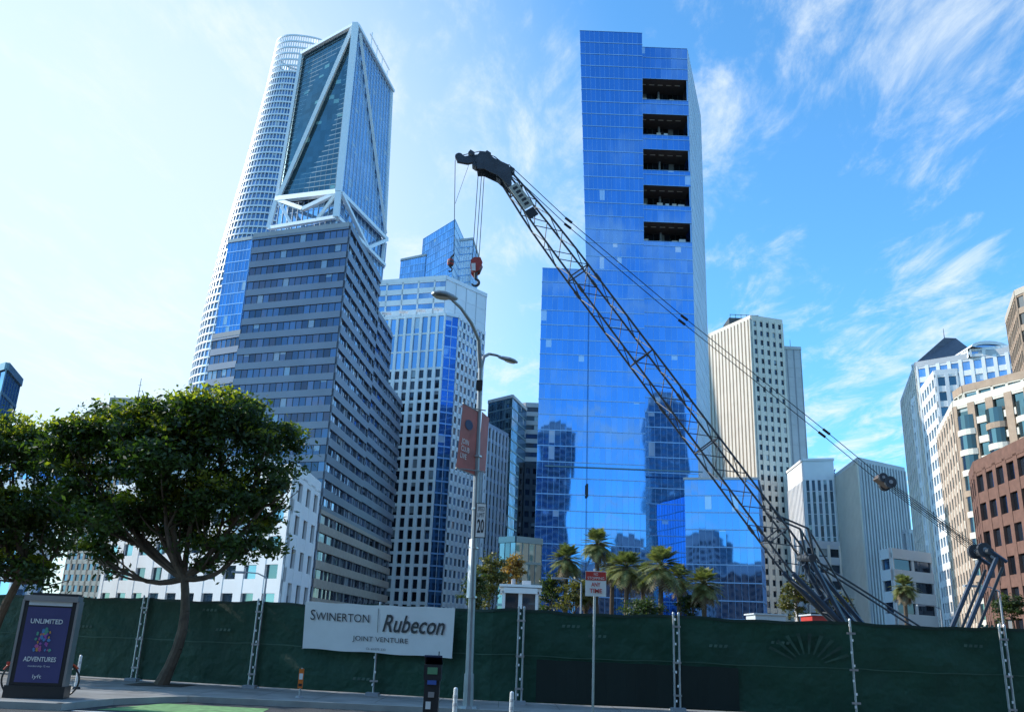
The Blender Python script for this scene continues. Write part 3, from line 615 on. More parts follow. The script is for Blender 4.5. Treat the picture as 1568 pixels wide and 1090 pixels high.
# ------------------------------------------------------------------ street lamp
def lamp():
    mb=MB(); Y=22.3; top=S(736,552,Y)
    pm=mat('lamp_pole_paint',(.30,.32,.33),.5,.4,var=.15,scale=3)
    t0=Vector((top.x,Y,top.z)); b0=Vector((SX(717,Y,.3).x,Y,.13))
    mb.tube(b0,lerp(b0,t0,.09),.13,.115,pm,10); mb.tube(lerp(b0,t0,.09),t0,.095,.055,pm,10); mb.tube(b0,b0+Vector((0,0,.06)),.24,.22,pm,10)
    A=[t0-Vector((0,0,.2)),S(733,520,Y-.3),S(722,495,Y-.9),S(706,472,Y-1.5),S(690,457,Y-2.0)]
    mb.path(A,[.06,.05,.045,.04,.035],pm,8)
    B=[t0-Vector((0,0,.35)),S(741,546,Y+.1),S(749,542,Y+.2),S(760,544,Y+.3),S(770,548,Y+.3)]
    mb.path(B,[.05,.045,.04,.035,.035],pm,8)
    lens=mat('lamp_lens',(.55,.52,.42),.3)
    def head(c,dirv,s):
        d=dirv.normalized(); side=d.cross(Vector((0,0,1))).normalized(); up=side.cross(d)
        prof=[(-.34,.05,.05),(-.2,.10,.09),(.05,.17,.11),(.25,.16,.09),(.38,.06,.04)]
        rings=[]
        for t,w,h in prof:
            rings.append([c+d*t*s+side*(w*s*math.cos(a))+up*(h*s*(math.sin(a) if math.sin(a)>0 else .45*math.sin(a))) for a in [2*math.pi*k/12 for k in range(12)]])
        for r0,r1 in zip(rings,rings[1:]):
            for k in range(12): mb.face([r0[k],r0[(k+1)%12],r1[(k+1)%12],r1[k]],pm)
        mb.face(rings[0][::-1],pm);mb.face(rings[-1],pm)
        L_=[c+d*(.1+.2*math.cos(a))*s+side*(.13*s*math.sin(a))-up*(.06*s) for a in [2*math.pi*k/10 for k in range(10)]]
        mb.face(L_,lens)
    head(S(682,454,Y-2.2),A[4]-A[3]+Vector((-.3,0,-.12)),1.05); head(S(777,551,Y+.3),Vector((1,0,-.25)),.75)
    mb.box(S(734,590,Y-.07),.16,.06,.28,blackm)
    for py in (628,722): 
        p=S(732,py,Y); mb.tube(p-Vector((.45,.35,0)),p+Vector((.2,-.0,0)),.015,.015,pm,6)
    for py in (840,915,780,700): p=S(727-(py-820)*.035,py,Y); mb.tube((p.x,Y,p.z),(p.x,Y,p.z+.04),.11,.11,steel,10)
    mb.build('street_lamp',(b0.x,Y,.13))
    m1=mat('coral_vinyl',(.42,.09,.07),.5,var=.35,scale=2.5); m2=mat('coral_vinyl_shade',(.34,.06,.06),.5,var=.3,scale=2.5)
    q=MB(); a,b,c,d=S(709,617,Y-.45),S(732,630,Y-.05),S(727,728,Y-.05),S(698,716,Y-.45); q.face([d,c,b,a],m1)
    q.tube(a,b,.015,.015,pm,6);q.tube(d,c,.015,.015,pm,6)
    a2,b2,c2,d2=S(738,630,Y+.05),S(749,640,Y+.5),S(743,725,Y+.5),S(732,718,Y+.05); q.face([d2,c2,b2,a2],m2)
    ob=q.build('street_banner'); 
    ux=(c-d).normalized();uz=(a-d).normalized()
    text_on(ob,'banner_lettering','JOIN\nCLUB\nLIVE',d+ux*.08+uz*.3,ux,uz,.28,.5,whitep,off=.01)
    cq=MB(); cc=lerp(lerp(d,c,.5),lerp(a,b,.5),.72)+Vector((0,-.02,0))
    R=.13; cq.face([cc+ux*R*math.cos(t)+uz*R*math.sin(t) for t in [2*math.pi*k/16 for k in range(16)]],mat('navy',(.03,.04,.12),.5)); cq.build('emblem',parent=ob)
    q=MB(); sy=Y-.12
    a=S(730,774,sy);b=S(742,774,sy); h=.82; z0=S(735,822,sy).z; x0=S(729,800,sy).x; w=(b.x-a.x)*1.15
    q.box((x0+w/2,sy,z0+h/2),w,.02,h,whitep); q.box((x0+w/2,sy+.015,z0+h/2),w+.04,.01,h+.04,blackm)
    ob=q.build('speed_limit_sign'); X=Vector((1,0,0));Zv=Vector((0,0,1)); nn=Vector((x0,sy-.012,z0))
    text_on(ob,'number','20',nn+X*w*.12+Zv*.1,X,Zv,w*.76,.34,ink,off=.004,bold=.02)
    text_on(ob,'speed_word','SPEED',nn+X*w*.12+Zv*.64,X,Zv,w*.76,.11,ink,off=.004); text_on(ob,'limit_word','LIMIT',nn+X*w*.12+Zv*.49,X,Zv,w*.76,.11,ink,off=.004)
    q=MB(); p0=S(722,825,Y-.2);p1=S(721,915,Y-.2); q.box(((p0.x+p1.x)/2-.03,Y-.25,(p0.z+p1.z)/2),.03,.26,p0.z-p1.z,whitep,Matrix.Rotation(.3,3,'Z')); q.tube((p0.x+.02,Y-.1,p0.z-.2),(p0.x-.05,Y-.25,p0.z-.2),.015,.015,steel,6)
    q.build('parking_sign')
lamp()
def nostop():
    Y=21.5; q=MB(); x=SX(908,Y,.8).x; zt=S(911,872,Y).z; q.tube((x,Y,.0),(x+.02,Y,zt+.02),.03,.028,steel,8); q.tube((x,Y,0.13),(x,Y,.2),.07,.05,steel,8)
    a=S(896,912,Y-.05);b=S(928,912,Y-.05);w=b.x-a.x;h=S(911,874,Y-.05).z-a.z
    q.box((a.x+w/2,Y-.06,a.z+h/2),w,.015,h,whitep); q.box((a.x+w/2,Y-.072,a.z+h*.80),w*.97,.008,h*.34,redp)
    for z in (.25,.75): q.box((a.x+w/2,Y-.04,a.z+h*z),.1,.05,.04,steel)
    ob=q.build('no_stopping_sign',(x,Y,0)); X=Vector((1,0,0));Zv=Vector((0,0,1)); O=Vector((a.x,Y-.085,a.z))
    text_on(ob,'no_word','NO',O+X*w*.4+Zv*h*.82,X,Zv,w*.2,h*.11,whitep);text_on(ob,'stopping_word','STOPPING',O+X*w*.1+Zv*h*.66,X,Zv,w*.8,h*.11,whitep)
    text_on(ob,'any_word','ANY',O+X*w*.28+Zv*h*.38,X,Zv,w*.44,h*.17,redp,bold=.02);text_on(ob,'time_word','TIME',O+X*w*.2+Zv*h*.13,X,Zv,w*.6,h*.17,redp,bold=.02)
nostop()
def pay():
    Y=19.0; q=MB(); p=SX(662,Y,.8); x=p.x; body=mat('charcoal_powdercoat',(.03,.035,.04),.4,.3)
    zt=S(662,1006,Y).z
    q.box((x,Y,.12+(zt-.25)/2),.3,.26,zt-.25,body); q.box((x,Y-.0,zt-.28),.35,.32,.3,body)
    R=Matrix.Rotation(-.45,3,'X'); q.box((x,Y,zt-.05),.36,.36,.04,mat('solar_panel',(.01,.015,.04),.15,.5),R)
    q.box((x,Y-.17,zt-.25),.2,.02,.13,mat('lcd_green',(.12,.3,.16),.3)); q.box((x,Y-.165,zt-.47),.18,.04,.08,mat('pay_blue',(.05,.12,.4),.4)); q.box((x,Y-.15,zt-.7),.12,.05,.1,steel); q.box((x-.05,Y-.14,zt-.9),.1,.02,.14,whitep)
    q.tube((x+.1,Y,zt),(x+.1,Y,zt+.12),.012,.012,blackm,6); q.box((x,Y,.04),.42,.36,.1,body)
    q.build('parking_pay_station')
pay()
def bollard(px,py,Y,r=.05):
    q=MB(); t=S(px,py,Y); wm=whitep; z0=.0 if Y<22 else .13
    q.tube((t.x,Y,z0),(t.x,Y,z0+.06),.13,.1,blackm,10); q.tube((t.x,Y,z0+.06),(t.x,Y,t.z),r,r*.9,wm,10); q.tube((t.x,Y,t.z),(t.x,Y,t.z+.03),r*.9,r*.4,wm,10)
    for z in (.12,.28): q.tube((t.x,Y,t.z-z-.06),(t.x,Y,t.z-z),r*1.04,r*1.02,lgrey,10)
    q.build('traffic_delineator')
bollard(698,1054,20.0);bollard(784,1060,20.5);bollard(124,1004,23.5,.04)
def marker():
    Y=23.6; t=S(463,1022,Y); q=MB(); q.tube((t.x,Y,.13),(t.x,Y,t.z+.0),.025,.025,steel,8); om=mat('orange_reflective',(.7,.16,.02),.4)
    q.box((t.x,Y-.04,t.z-.25),.12,.02,.46,om); q.box((t.x,Y-.055,t.z-.2),.09,.008,.14,whitep); q.box((t.x,Y-.055,t.z-.4),.09,.008,.06,blackm); q.tube((t.x,Y,.13),(t.x,Y,.18),.1,.08,grey,8); q.build('hazard_marker_post')
marker()
def kiosk():
    Y=20.4; q=MB(); fr=mat('kiosk_frame',(.05,.055,.06),.35,.6); al=mat('kiosk_aluminium',(.35,.36,.37),.35,.7)
    a=SX(30,Y,1.0);b=SX(104,Y,1.0); rz=Matrix.Rotation(.18,3,'Z'); cx=(a.x+b.x)/2; w=b.x-a.x
    def bx(x,y,z,sx,sy,sz,m): q.box(Vector((cx,Y,0))+rz@Vector((x,y,z)),sx,sy,sz,m,rz)
    bx(0,0,1.22,w,.34,1.84,fr); bx(0,.02,.21,w*1.15,.5,.34,fr); bx(0,-.02,2.18,w*1.05,.42,.12,al); bx(w*.05,0,2.27,w*.9,.3,.05,fr)
    bx(-w*.5-.03,0,1.2,.05,.38,1.9,al); bx(w*.5+.03,0,1.2,.05,.38,1.9,al)
    poster,nt,bs_=newmat('violet_poster'); N=nt.nodes;L=nt.links; tc=N.new('ShaderNodeTexCoord'); nz=N.new('ShaderNodeTexNoise'); nz.inputs['Scale'].default_value=.9; L.new(tc.outputs['Object'],nz.inputs['Vector'])
    mx=N.new('ShaderNodeMix');mx.data_type='RGBA';L.new(nz.outputs['Fac'],mx.inputs['Factor']);mx.inputs['A'].default_value=(.05,.05,.15,1);mx.inputs['B'].default_value=(.09,.09,.23,1);L.new(mx.outputs['Result'],bs_.inputs['Base Color']);bs_.inputs['Roughness'].default_value=.2
    bx(0,-.18,1.22,w*.84,.02,1.55,poster); bx(0,-.178,2.08,w*.84,.02,.1,whitep)
    ob=q.build('advertising_kiosk',(cx,Y,.0)); ux=rz@Vector((1,0,0)); uz=Vector((0,0,1)); O=Vector((cx,Y,0))+rz@Vector((-w*.42,-.195,.45))
    W=w*.84
    text_on(ob,'unlimited_word','UNLIMITED',O+ux*W*.12+uz*1.2,ux,uz,W*.74,.1,whitep,bold=.02);text_on(ob,'adventures_word','ADVENTURES',O+ux*W*.12+uz*.42,ux,uz,W*.74,.1,whitep,bold=.02);text_on(ob,'small_print','membership 12 mo',O+ux*W*.25+uz*.3,ux,uz,W*.5,.05,whitep);text_on(ob,'logo_word','lyft',O+ux*W*.4+uz*.06,ux,uz,W*.2,.1,whitep)
    cs=[(.5,.12,.3),(.1,.35,.25),(.6,.3,.06),(.1,.25,.5),(.35,.1,.4)]
    d=MB(); n=ux.cross(uz); ms_=[mat('art_ink_%d'%k,c,.4,var=.2,scale=9) for k,c in enumerate(cs)]
    for k in range(34):
        c=O+ux*W*(.28+.44*RND.random())+uz*(.62+.46*RND.random())+n*(.005+.0004*k); r=.018+.03*RND.random(); m=ms_[k%5]
        st_=RND.random()*6; d.face([c+ux*(r*math.cos(t+st_)*(.5+.5*(j%2)))+uz*(r*math.sin(t+st_)*(1.2-.4*(j%2))) for j,t in enumerate([2*math.pi*i/8 for i in range(8)])],m)
    d.build('poster_artwork',parent=ob)
kiosk()
def bicycle():
    Y=21.0; q=MB(); tm=blackm; fm=mat('bike_red_orange',(.6,.09,.03),.35); c2=SX(98,Y,.45); c1=c2-Vector((1.06,0,0)); r=.33
    c1.z=c2.z=.13+r
    for c in (c1,c2):
        n=24
        for k in range(n):
            a0=2*math.pi*k/n;a1=2*math.pi*(k+1)/n
            q.tube(c+Vector((r*math.cos(a0),0,r*math.sin(a0))),c+Vector((r*math.cos(a1),0,r*math.sin(a1))),.022,.022,tm,6,False)
            if k%2==0: q.tube(c,c+Vector((r*math.cos(a0),0,r*math.sin(a0))),.003,.003,steel,3,False)
        q.tube(c-Vector((0,.06,0)),c+Vector((0,.06,0)),.03,.03,steel,8)
        for k in range(3,10):
            a0=math.pi*k/12;a1=math.pi*(k+1)/12; R=r+.04; q.tube(c+Vector((R*math.cos(a0),0,R*math.sin(a0))),c+Vector((R*math.cos(a1),0,R*math.sin(a1))),.025,.025,fm,6,False)
    bb=c1+Vector((.42,0,-.04)); seat=c1+Vector((.25,0,.5)); hd=c2+Vector((-.22,0,.42)); bar=hd+Vector((-.06,0,.22))
    for a,b_,rr in ((bb,seat,.025),(bb,hd,.04),(hd,c2,.025),(c1,bb,.02),(c1,seat,.018),(hd,bar,.02)): q.tube(a,b_,rr,rr*.9,fm,8)
    q.tube(seat,seat+Vector((-.03,0,.12)),.014,.014,steel,6); q.box(seat+Vector((-.04,0,.14)),.26,.15,.05,tm)
    q.tube(bar-Vector((0,.28,0)),bar+Vector((0,.28,0)),.014,.014,tm,6); q.tube(bb-Vector((0,.05,0)),bb+Vector((0,.05,0)),.09,.09,steel,12)
    q.tube(bb+Vector((0,-.08,0)),bb+Vector((.1,-.1,-.14)),.012,.012,steel,6); q.box(bb+Vector((.1,-.14,-.14)),.1,.09,.02,tm); q.tube(bb+Vector((0,.08,0)),bb+Vector((-.1,.1,.14)),.012,.012,steel,6); q.box(bb+Vector((-.1,.14,.14)),.1,.09,.02,tm)
    bk=hd+Vector((.16,0,.05)); q.box(bk,.26,.3,.03,tm); q.box(bk+Vector((0,0,.12)),.28,.32,.015,tm); q.box(c1+Vector((-.25,0,.32)),.05,.06,.06,redp)
    q.build('bicycle')
bicycle()
# ------------------------------------------------------------------ crane
def crane():
    q=MB(); cm=mat('crane_grey_steel',(.055,.062,.075),.5,.2,var=.3,scale=2); bl=mat('crane_slate_blue',(.035,.06,.10),.45,.2,var=.25,scale=2); cab=mat('cable_steel',(.03,.03,.035),.5,.5)
    foot_=S(1292,962,46); tip=S(772,268,42.5)
    d=(tip-foot_); L=d.length; d.normalize(); side=Vector((0,1,0)); side=(side-d*side.dot(d)).normalized(); up=side.cross(d).normalized()
    if up.z<0: up=-up
    def at(t,a,b): return foot_+d*(t*L)+side*a+up*b
    prof=[(0,.45,.10),(.13,.62,.62),(.2,.62,.62),(.80,.58,.56),(.9,.5,.5),(1,.32,.3)]
    def hw(t):
        for (a,x,y),(b,x2,y2) in zip(prof,prof[1:]):
            if t<=b: k=(t-a)/(b-a); return x+(x2-x)*k,y+(y2-y)*k
        return prof[-1][1:]
    n=26; prev=None
    ts=[i/n for i in range(n+1)]
    for i,t in enumerate(ts):
        a,b=hw(t); c=[at(t,-a,-b),at(t,a,-b),at(t,a,b),at(t,-a,b)]
        if prev:
            for k in range(4):
                q.tube(prev[k],c[k],.055 if t>.15 else .10,.055 if t>.15 else .10,cm,6,False)
                k2=(k+1)%4
                if i%2: q.tube(prev[k],c[k2],.026,.026,cm,5,False)
                else: q.tube(prev[k2],c[k],.026,.026,cm,5,False)
        if i%5==0 or i<2: 
            for k in range(4): q.tube(c[k],c[(k+1)%4],.04,.04,cm,5,False)
        prev=c
    for t in (.22,.48,.74):
        a,b=hw(t)
        for sa in (-1,1):
            for sb in (-1,1): p=at(t,sa*a,sb*b); q.tube(p-d*.22,p+d*.22,.09,.09,cm,6)
    for sa in (-.5,.5): q.tube(at(0,sa,0),at(.13,sa*1.25,-.6),.12,.12,bl,6); q.tube(at(0,sa,0),at(.13,sa*1.25,.6),.12,.12,bl,6); q.tube(at(.06,sa,-.3),at(.06,sa,.3),.08,.08,bl,6)
    q.tube(at(.13,-.8,.65),at(.13,.8,.65),.2,.2,cm,10)
    def sheave(c,r,w=.08):
        q.tube(c-Vector((0,w,0)),c+Vector((0,w,0)),r,r,cm,18); q.tube(c-Vector((0,w+.03,0)),c+Vector((0,w+.03,0)),r*.35,r*.35,steel,10)
    def plate(pts,y,th,m):
        A=[Vector((p.x,y,p.z)) for p in pts];B=[a+Vector((0,th,0)) for a in A]; q.face(A,m);q.face(B[::-1],m)
        for i in range(len(A)): j=(i+1)%len(A); q.face([A[i],B[i],B[j],A[j]],m)
    outl=[S(px,py,42.2) for px,py in ((782,290),(762,272),(741,262),(731,262),(729,247),(735,235),(745,236),(757,246),(779,256),(784,272))]
    for y in (41.95,42.75): plate(outl[::-1],y,.05,cm)
    sheave(S(739,248,42.4),.42,.25);sheave(S(770,266,42.4),.36,.25);sheave(S(755,258,42.4),.25,.2)
    jo=[S(px,py,42.3) for px,py in ((733,237),(733,247),(716,251),(700,248),(697,238),(703,236),(712,240))]; plate(jo[::-1],42.25,.2,cm); sheave(S(703,241,42.4),.22,.1)
    for px,py in ((722,237),(728,255),(747,238),(765,275),(783,262)): q.box(S(px,py,42.4),.28,.5,.22,cm,Matrix.Rotation(.6,3,'Y'))
    q.path([S(757,240,42.3),S(785,262,42.4),S(800,290,42.6)],[.03,.03,.03],cm,5); q.path([S(708,238,42.4),S(735,232,42.4),S(757,240,42.4)],[.025]*3,cm,5)
    a=S(783,287,42.0);b=S(812,327,42.0); c=(a+b)/2; ang=math.atan2(b.z-a.z,b.x-a.x); q.box(c+Vector((0,-.3,.1)),1.55,.04,.55,mat('cream_board',(.45,.45,.38),.5),Matrix.Rotation(-ang,3,'Y')); q.box(b+Vector((.05,-.25,-.1)),.5,.1,.55,blackm,Matrix.Rotation(-ang,3,'Y'))
    for k in range(5): q.box(c+Vector((0,-.33,.1))+Matrix.Rotation(-ang,3,'Y')@Vector((-.55+k*.27,0,.02*(k%2))),.15,.01,.26,ink,Matrix.Rotation(-ang,3,'Y'))
    br=S(1352,737,47.5); g0=S(1500,848,50)
    for dy in (-.35,.35):
        o=Vector((0,dy,0)); pts=[S(779,257,42.5)+o,S(870,342,43.3)+o,S(1046,490,44.6)+o,S(1262,663,46.7)+o,br+o]; q.path(pts,[.022]*5,cab,5)
        for p in pts[1:4]: q.tube(p-Vector((.18,0,-.14)),p+Vector((.18,0,-.14)),.07,.07,cab,6)
    for k in range(7):
        o=Vector((0,-.36+.12*k,0)); q.tube(br+o+Vector((0,0,.14*(k%2))),g0+o+Vector((0,0,.3*(k%2))),.018,.018,cab,4)
    q.box(br,.8,.7,.3,mat('bridle_brown',(.14,.10,.08),.6),Matrix.Rotation(.6,3,'Y')); sheave(br+Vector((.2,-.45,-.1)),.32,.08); sheave(br+Vector((-.15,-.4,.15)),.24,.08); sheave(br+Vector((.3,.5,-.1)),.32,.1)
    for px1,py1,px2,py2 in ((697,246,695,396),):
        q.tube(S(px1,py1,42.3),S(px2,py2,42.3),.02,.02,cab,5)
    for a_,b_ in (((733,255),(723,402)),((738,258),(728,402)),((742,258),(733,402)),):
        q.tube(S(*a_,42.4),S(*b_,42.4),.02,.02,cab,5)
    q.tube(S(718,252,42.4),S(697,312,42.4),.012,.012,cab,4)
    rm=mat('crane_red',(.4,.045,.03),.45)
    hb=S(729,408,42.4)
    sheave(hb+Vector((0,.0,.0)),.3,.22); hp=[hb+Vector(v) for v in ((-.28,0,.2),(-.1,0,.38),(.22,0,.38),(.34,0,.1),(.2,0,-.3),(-.12,0,-.5),(-.26,0,-.3))][::-1]
    plate(hp,42.05,.1,rm); plate(hp,42.65,.1,rm)
    plate([hb+Vector(v) for v in ((-.24,0,.0),(-.02,0,.02),(.0,0,-.4),(-.2,0,-.4))][::-1],42.02,.03,whitep)
    hk=hb+Vector((0,0,-.55)); q.tube(hk+Vector((0,0,.2)),hk-Vector((0,0,.15)),.09,.07,cm,8)
    P=[hk+Vector((0,0,-.15))]+[hk+Vector((.19*math.sin(t),0,-.36+.19*math.cos(t))) for t in [.3+.5*k for k in range(9)]]; q.path(P,[.07,.07,.07,.075,.08,.08,.075,.06,.05,.04],cm,8)
    bc=S(690,402,42.3); 
    for k in range(5): 
        z0=-.26+.104*k;z1=z0+.104; r=lambda z:math.sqrt(max(.27**2-z*z,.002)); q.tube(bc+Vector((0,0,z0)),bc+Vector((0,0,z1)),r(z0)*.7,r(z1)*.7,rm if k%2 else cm,10)
    q.tube(bc+Vector((0,0,.26)),S(695,392,42.3)+Vector((0,0,.1)),.06,.04,cm,6); P=[bc+Vector((.1*math.sin(t),0,-.4+.12*math.cos(t))) for t in [0,.8,1.6,2.4,3.2,4.]]; q.path(P,[.04]*6,cm,6)
    for dy in (-.4,.4): q.tube(at(.14,dy,.6),S(1405,960,48)+Vector((0,dy,0)),.05,.05,cm,6)
    for dy in (-.5,.5): q.tube(at(.12,dy,.5),S(1318,958,47)+Vector((0,dy,0)),.12,.12,bl,6)
    for sa in (-.5,.5):
        q.tube(at(.10,sa,.45),at(.17,sa,1.5),.07,.07,cm,6); q.tube(at(.22,sa,.6),at(.17,sa,1.5),.05,.05,cm,6); q.tube(at(.17,sa,1.5),S(1318,958,47)+Vector((0,sa,0)),.05,.05,cm,6)
    gt=S(1503,846,50)
    for dy in (-.9,.9):
        q.tube(gt+Vector((.35,dy,-.3)),S(1452,965,50)+Vector((0,dy,-1)),.12,.13,bl,6); q.tube(gt+Vector((0,dy,0)),S(1528,862,50)+Vector((0,dy,0)),.14,.1,bl,6); q.tube(S(1522,870,50)+Vector((0,dy,0)),S(1470,962,50)+Vector((0,dy,-1)),.08,.08,cm,6)
    q.tube(gt+Vector((0,-1,0)),gt+Vector((0,1,0)),.18,.18,cm,10); sheave(gt+Vector((-.1,-.5,.1)),.4,.1);sheave(gt+Vector((-.1,.5,.1)),.4,.1); sheave(gt+Vector((.5,0,-.2)),.3,.1)
    q.tube(S(1535,860,50),S(1528,940,50),.015,.015,cab,4)
    fx=foot_.x; q.box((fx+4.2,48,2.0),8.6,3.0,1.5,bl); q.box((fx+9.0,48,1.9),1.4,3.6,1.6,cm); q.box((fx+1.2,45.9,2.0),1.8,1.1,1.7,bl); q.box((fx+1.2,45.32,2.2),1.4,.04,.9,g_black); q.box((fx+3.8,48,1.05),3,2.5,.5,cm)
    for dy in (-2.2,2.2):
        y=48+dy; q.box((fx+3.8,y,.55),5.6,.7,.7,cm)
        for e in (-2.8,2.8): q.tube((fx+3.8+e,y-.42,.55),(fx+3.8+e,y+.42,.55),.5,.5,blackm,16)
        for k in range(22): q.box((fx+1.0+k*.27,y,.06),.2,.85,.08,blackm);q.box((fx+1.0+k*.27,y,1.02),.2,.85,.08,blackm)
    q.build('crawler_crane',(fx+3.8,48,0))
crane()
# ------------------------------------------------------------------ trees
bark=mat('bark',(.11,.08,.055),.9,var=.35,scale=4,bump=.6,bscale=12)
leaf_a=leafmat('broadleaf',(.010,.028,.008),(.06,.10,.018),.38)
leaf_b=leafmat('sunlit_top_broadleaf',(.10,.13,.012),(.26,.27,.03),.5)  # backlit glow of the crown tops, put into a brighter leaf colour
def bez(p,q,bend,n=6):
    return [lerp(p,q,i/n)+bend*math.sin(math.pi*i/n) for i in range(n+1)]
def tree(name,base,fork,lobes,nclump,nleaf,ls,lm,rt=.2,seed=1,clr=.38,bendv=None,limb_r=.09,lm2=None):
    r=random.Random(seed); q=MB(); base=Vector(base);fork=Vector(fork)
    tp=bez(base,fork,bendv or Vector((.15,0,0)),6); rs=[rt*1.25]+[rt*(1-.35*i/6) for i in range(1,7)]; q.path(tp,rs,bark,10)
    for c,R in lobes:
        c=Vector(c); mp=bez(fork-Vector((0,0,.1)),c,Vector((r.uniform(-.3,.3),r.uniform(-.3,.3),-.35)),6); q.path(mp,[limb_r*1.25*(1-.12*i) for i in range(7)],bark,6)
        for k in range(6):
            e=c+Vector((r.uniform(-1,1)*R[0]*.85,r.uniform(-1,1)*R[1]*.85,r.uniform(-.5,.8)*R[2])); st_=mp[3+k%3]
            bp=bez(st_,e,Vector((r.uniform(-.2,.2),r.uniform(-.2,.2),-.15)),4); q.path(bp,[limb_r*.5,limb_r*.42,limb_r*.33,limb_r*.25,limb_r*.12],bark,5)
    vol=sum(R[0]*R[1]*R[2] for c,R in lobes)
    for c,R in lobes:
        c=Vector(c); n=int(nclump*(R[0]*R[1]*R[2])/vol)
        for k in range(n):
            while 1:
                u=Vector((r.gauss(0,1),r.gauss(0,1),r.gauss(0,1)))
                if u.length>.1: break
            u.normalize(); rr=r.random()**.3*r.uniform(.9,1.12)
            if u.z<-.35 and r.random()<.5: continue
            p=c+Vector((u.x*R[0],u.y*R[1],u.z*R[2]))*rr; cr_=clr*r.uniform(.55,1.35)
            toplit=lm2 is not None and u.z*rr>.2 and r.random()<.6  # upper clumps take the leaf colour with sunlight painted in
            for j in range(nleaf):
                o=Vector((r.gauss(0,1),r.gauss(0,1),r.gauss(0,.5)))*cr_*.5
                a=Vector((r.gauss(0,1),r.gauss(0,1),r.gauss(0,.7))); 
                if a.length<.05: continue
                a.normalize(); b=a.orthogonal().normalized(); s=ls*r.uniform(.6,1.3); b=(b+a.cross(b)*r.uniform(-1,1)).normalized()
                P=p+o; q.face([P-a*s,P-b*s*.45,P+a*s,P+b*s*.45],lm2 if (toplit and o.z>-.03) else lm)
    return q.build(name,base)
Y1=26.4
b=S(246,1052,Y1); b.z=.12; f=S(282,880,Y1)
lob=[(S(330,650,Y1),(1.75,1.6,.95)),(S(195,668,Y1),(1.7,1.6,.8)),(S(258,705,Y1-.3),(1.9,1.7,.95)),(S(412,690,Y1+.3),(.95,1.2,.9)),(S(108,688,Y1),(.9,1.1,.8)),(S(345,775,Y1+.3),(1.5,1.4,1.1)),(S(180,785,Y1),(1.4,1.3,.8)),(S(262,628,Y1),(1.0,1.1,.5)),(S(380,835,Y1),(.7,.8,.65)),(S(125,750,Y1),(.85,.9,.85)),(S(158,855,Y1),(.75,.8,.5)),(S(255,785,Y1+.5),(1.3,1.2,1.0)),(S(430,742,Y1),(.6,.7,.5)),(S(325,845,Y1+.2),(.9,.9,.6))]
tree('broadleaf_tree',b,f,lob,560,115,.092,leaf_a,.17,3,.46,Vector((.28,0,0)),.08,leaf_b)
b=S(-30,1052,29);b.z=.12; f=S(40,870,28)
lob=[(S(20,685,28),(1.7,1.6,.85)),(S(-70,690,28),(2,2,1.1)),(S(80,712,28.4),(1.15,1.2,.9)),(S(10,785,28),(1.7,1.5,1.1)),(S(98,810,28.5),(1.0,1,1.1)),(S(-60,800,28),(1.8,1.8,1.4)),(S(60,875,28),(.9,.9,.5)),(S(0,870,28.3),(1.1,1,.6))]
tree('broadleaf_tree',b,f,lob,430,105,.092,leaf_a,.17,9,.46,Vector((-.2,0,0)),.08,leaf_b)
gold=leafmat('golden_leaves',(.22,.13,.03),(.42,.27,.06),.4,tm=(1.5,1.4,.8)); olive=leafmat('olive_leaves',(.05,.06,.015),(.16,.15,.03),.4,tm=(1.6,1.7,.8)); dgreen=leafmat('dark_leaves',(.015,.035,.012),(.06,.09,.02),.35)
def midtree(name,px,pt_,pb,Y,wpx,lm,seed,n=60,nl=46):
    t=S(px,pt_,Y);bm=S(px,pb,Y); sc_=1350/(Y*1.05); R=wpx/2/sc_; zc=(t.z+max(bm.z,2))/2; H=(t.z-max(bm.z,2))/2
    tree(name,(t.x,Y,0),(t.x,Y,max(zc-H*.6,1.5)),[((t.x-R*.25,Y,zc-H*.1),(R*.8,R*.8,H*.8)),((t.x+R*.3,Y+.3,zc+H*.25),(R*.65,R*.7,H*.7)),((t.x,Y-.2,zc+H*.45),(R*.5,R*.5,H*.5))],n,nl,.19*Y/110,lm,.16,seed,R*.33,None,.07)
midtree('autumn_tree',786,846,905,105,38,gold,21); midtree('yellowing_tree',752,842,940,100,48,olive,22,90); midtree('street_tree',728,870,950,95,40,dgreen,23)
midtree('street_tree',845,868,950,112,40,dgreen,24);midtree('street_tree',880,885,950,108,50,olive,25);midtree('street_tree',1218,880,950,110,44,olive,26,80);midtree('street_tree',1060,905,950,104,40,dgreen,27);midtree('street_tree',985,915,955,98,60,dgreen,28);midtree('street_tree',1278,905,955,112,46,olive,29)
midtree('street_tree',1545,905,960,90,44,dgreen,30)
palmleaf=leafmat('palm_fronds',(.07,.095,.03),(.32,.32,.14),.3,tm=(1.4,1.6,.7)); skirt=mat('dry_frond_skirt',(.2,.16,.1),.95,var=.3,scale=3)
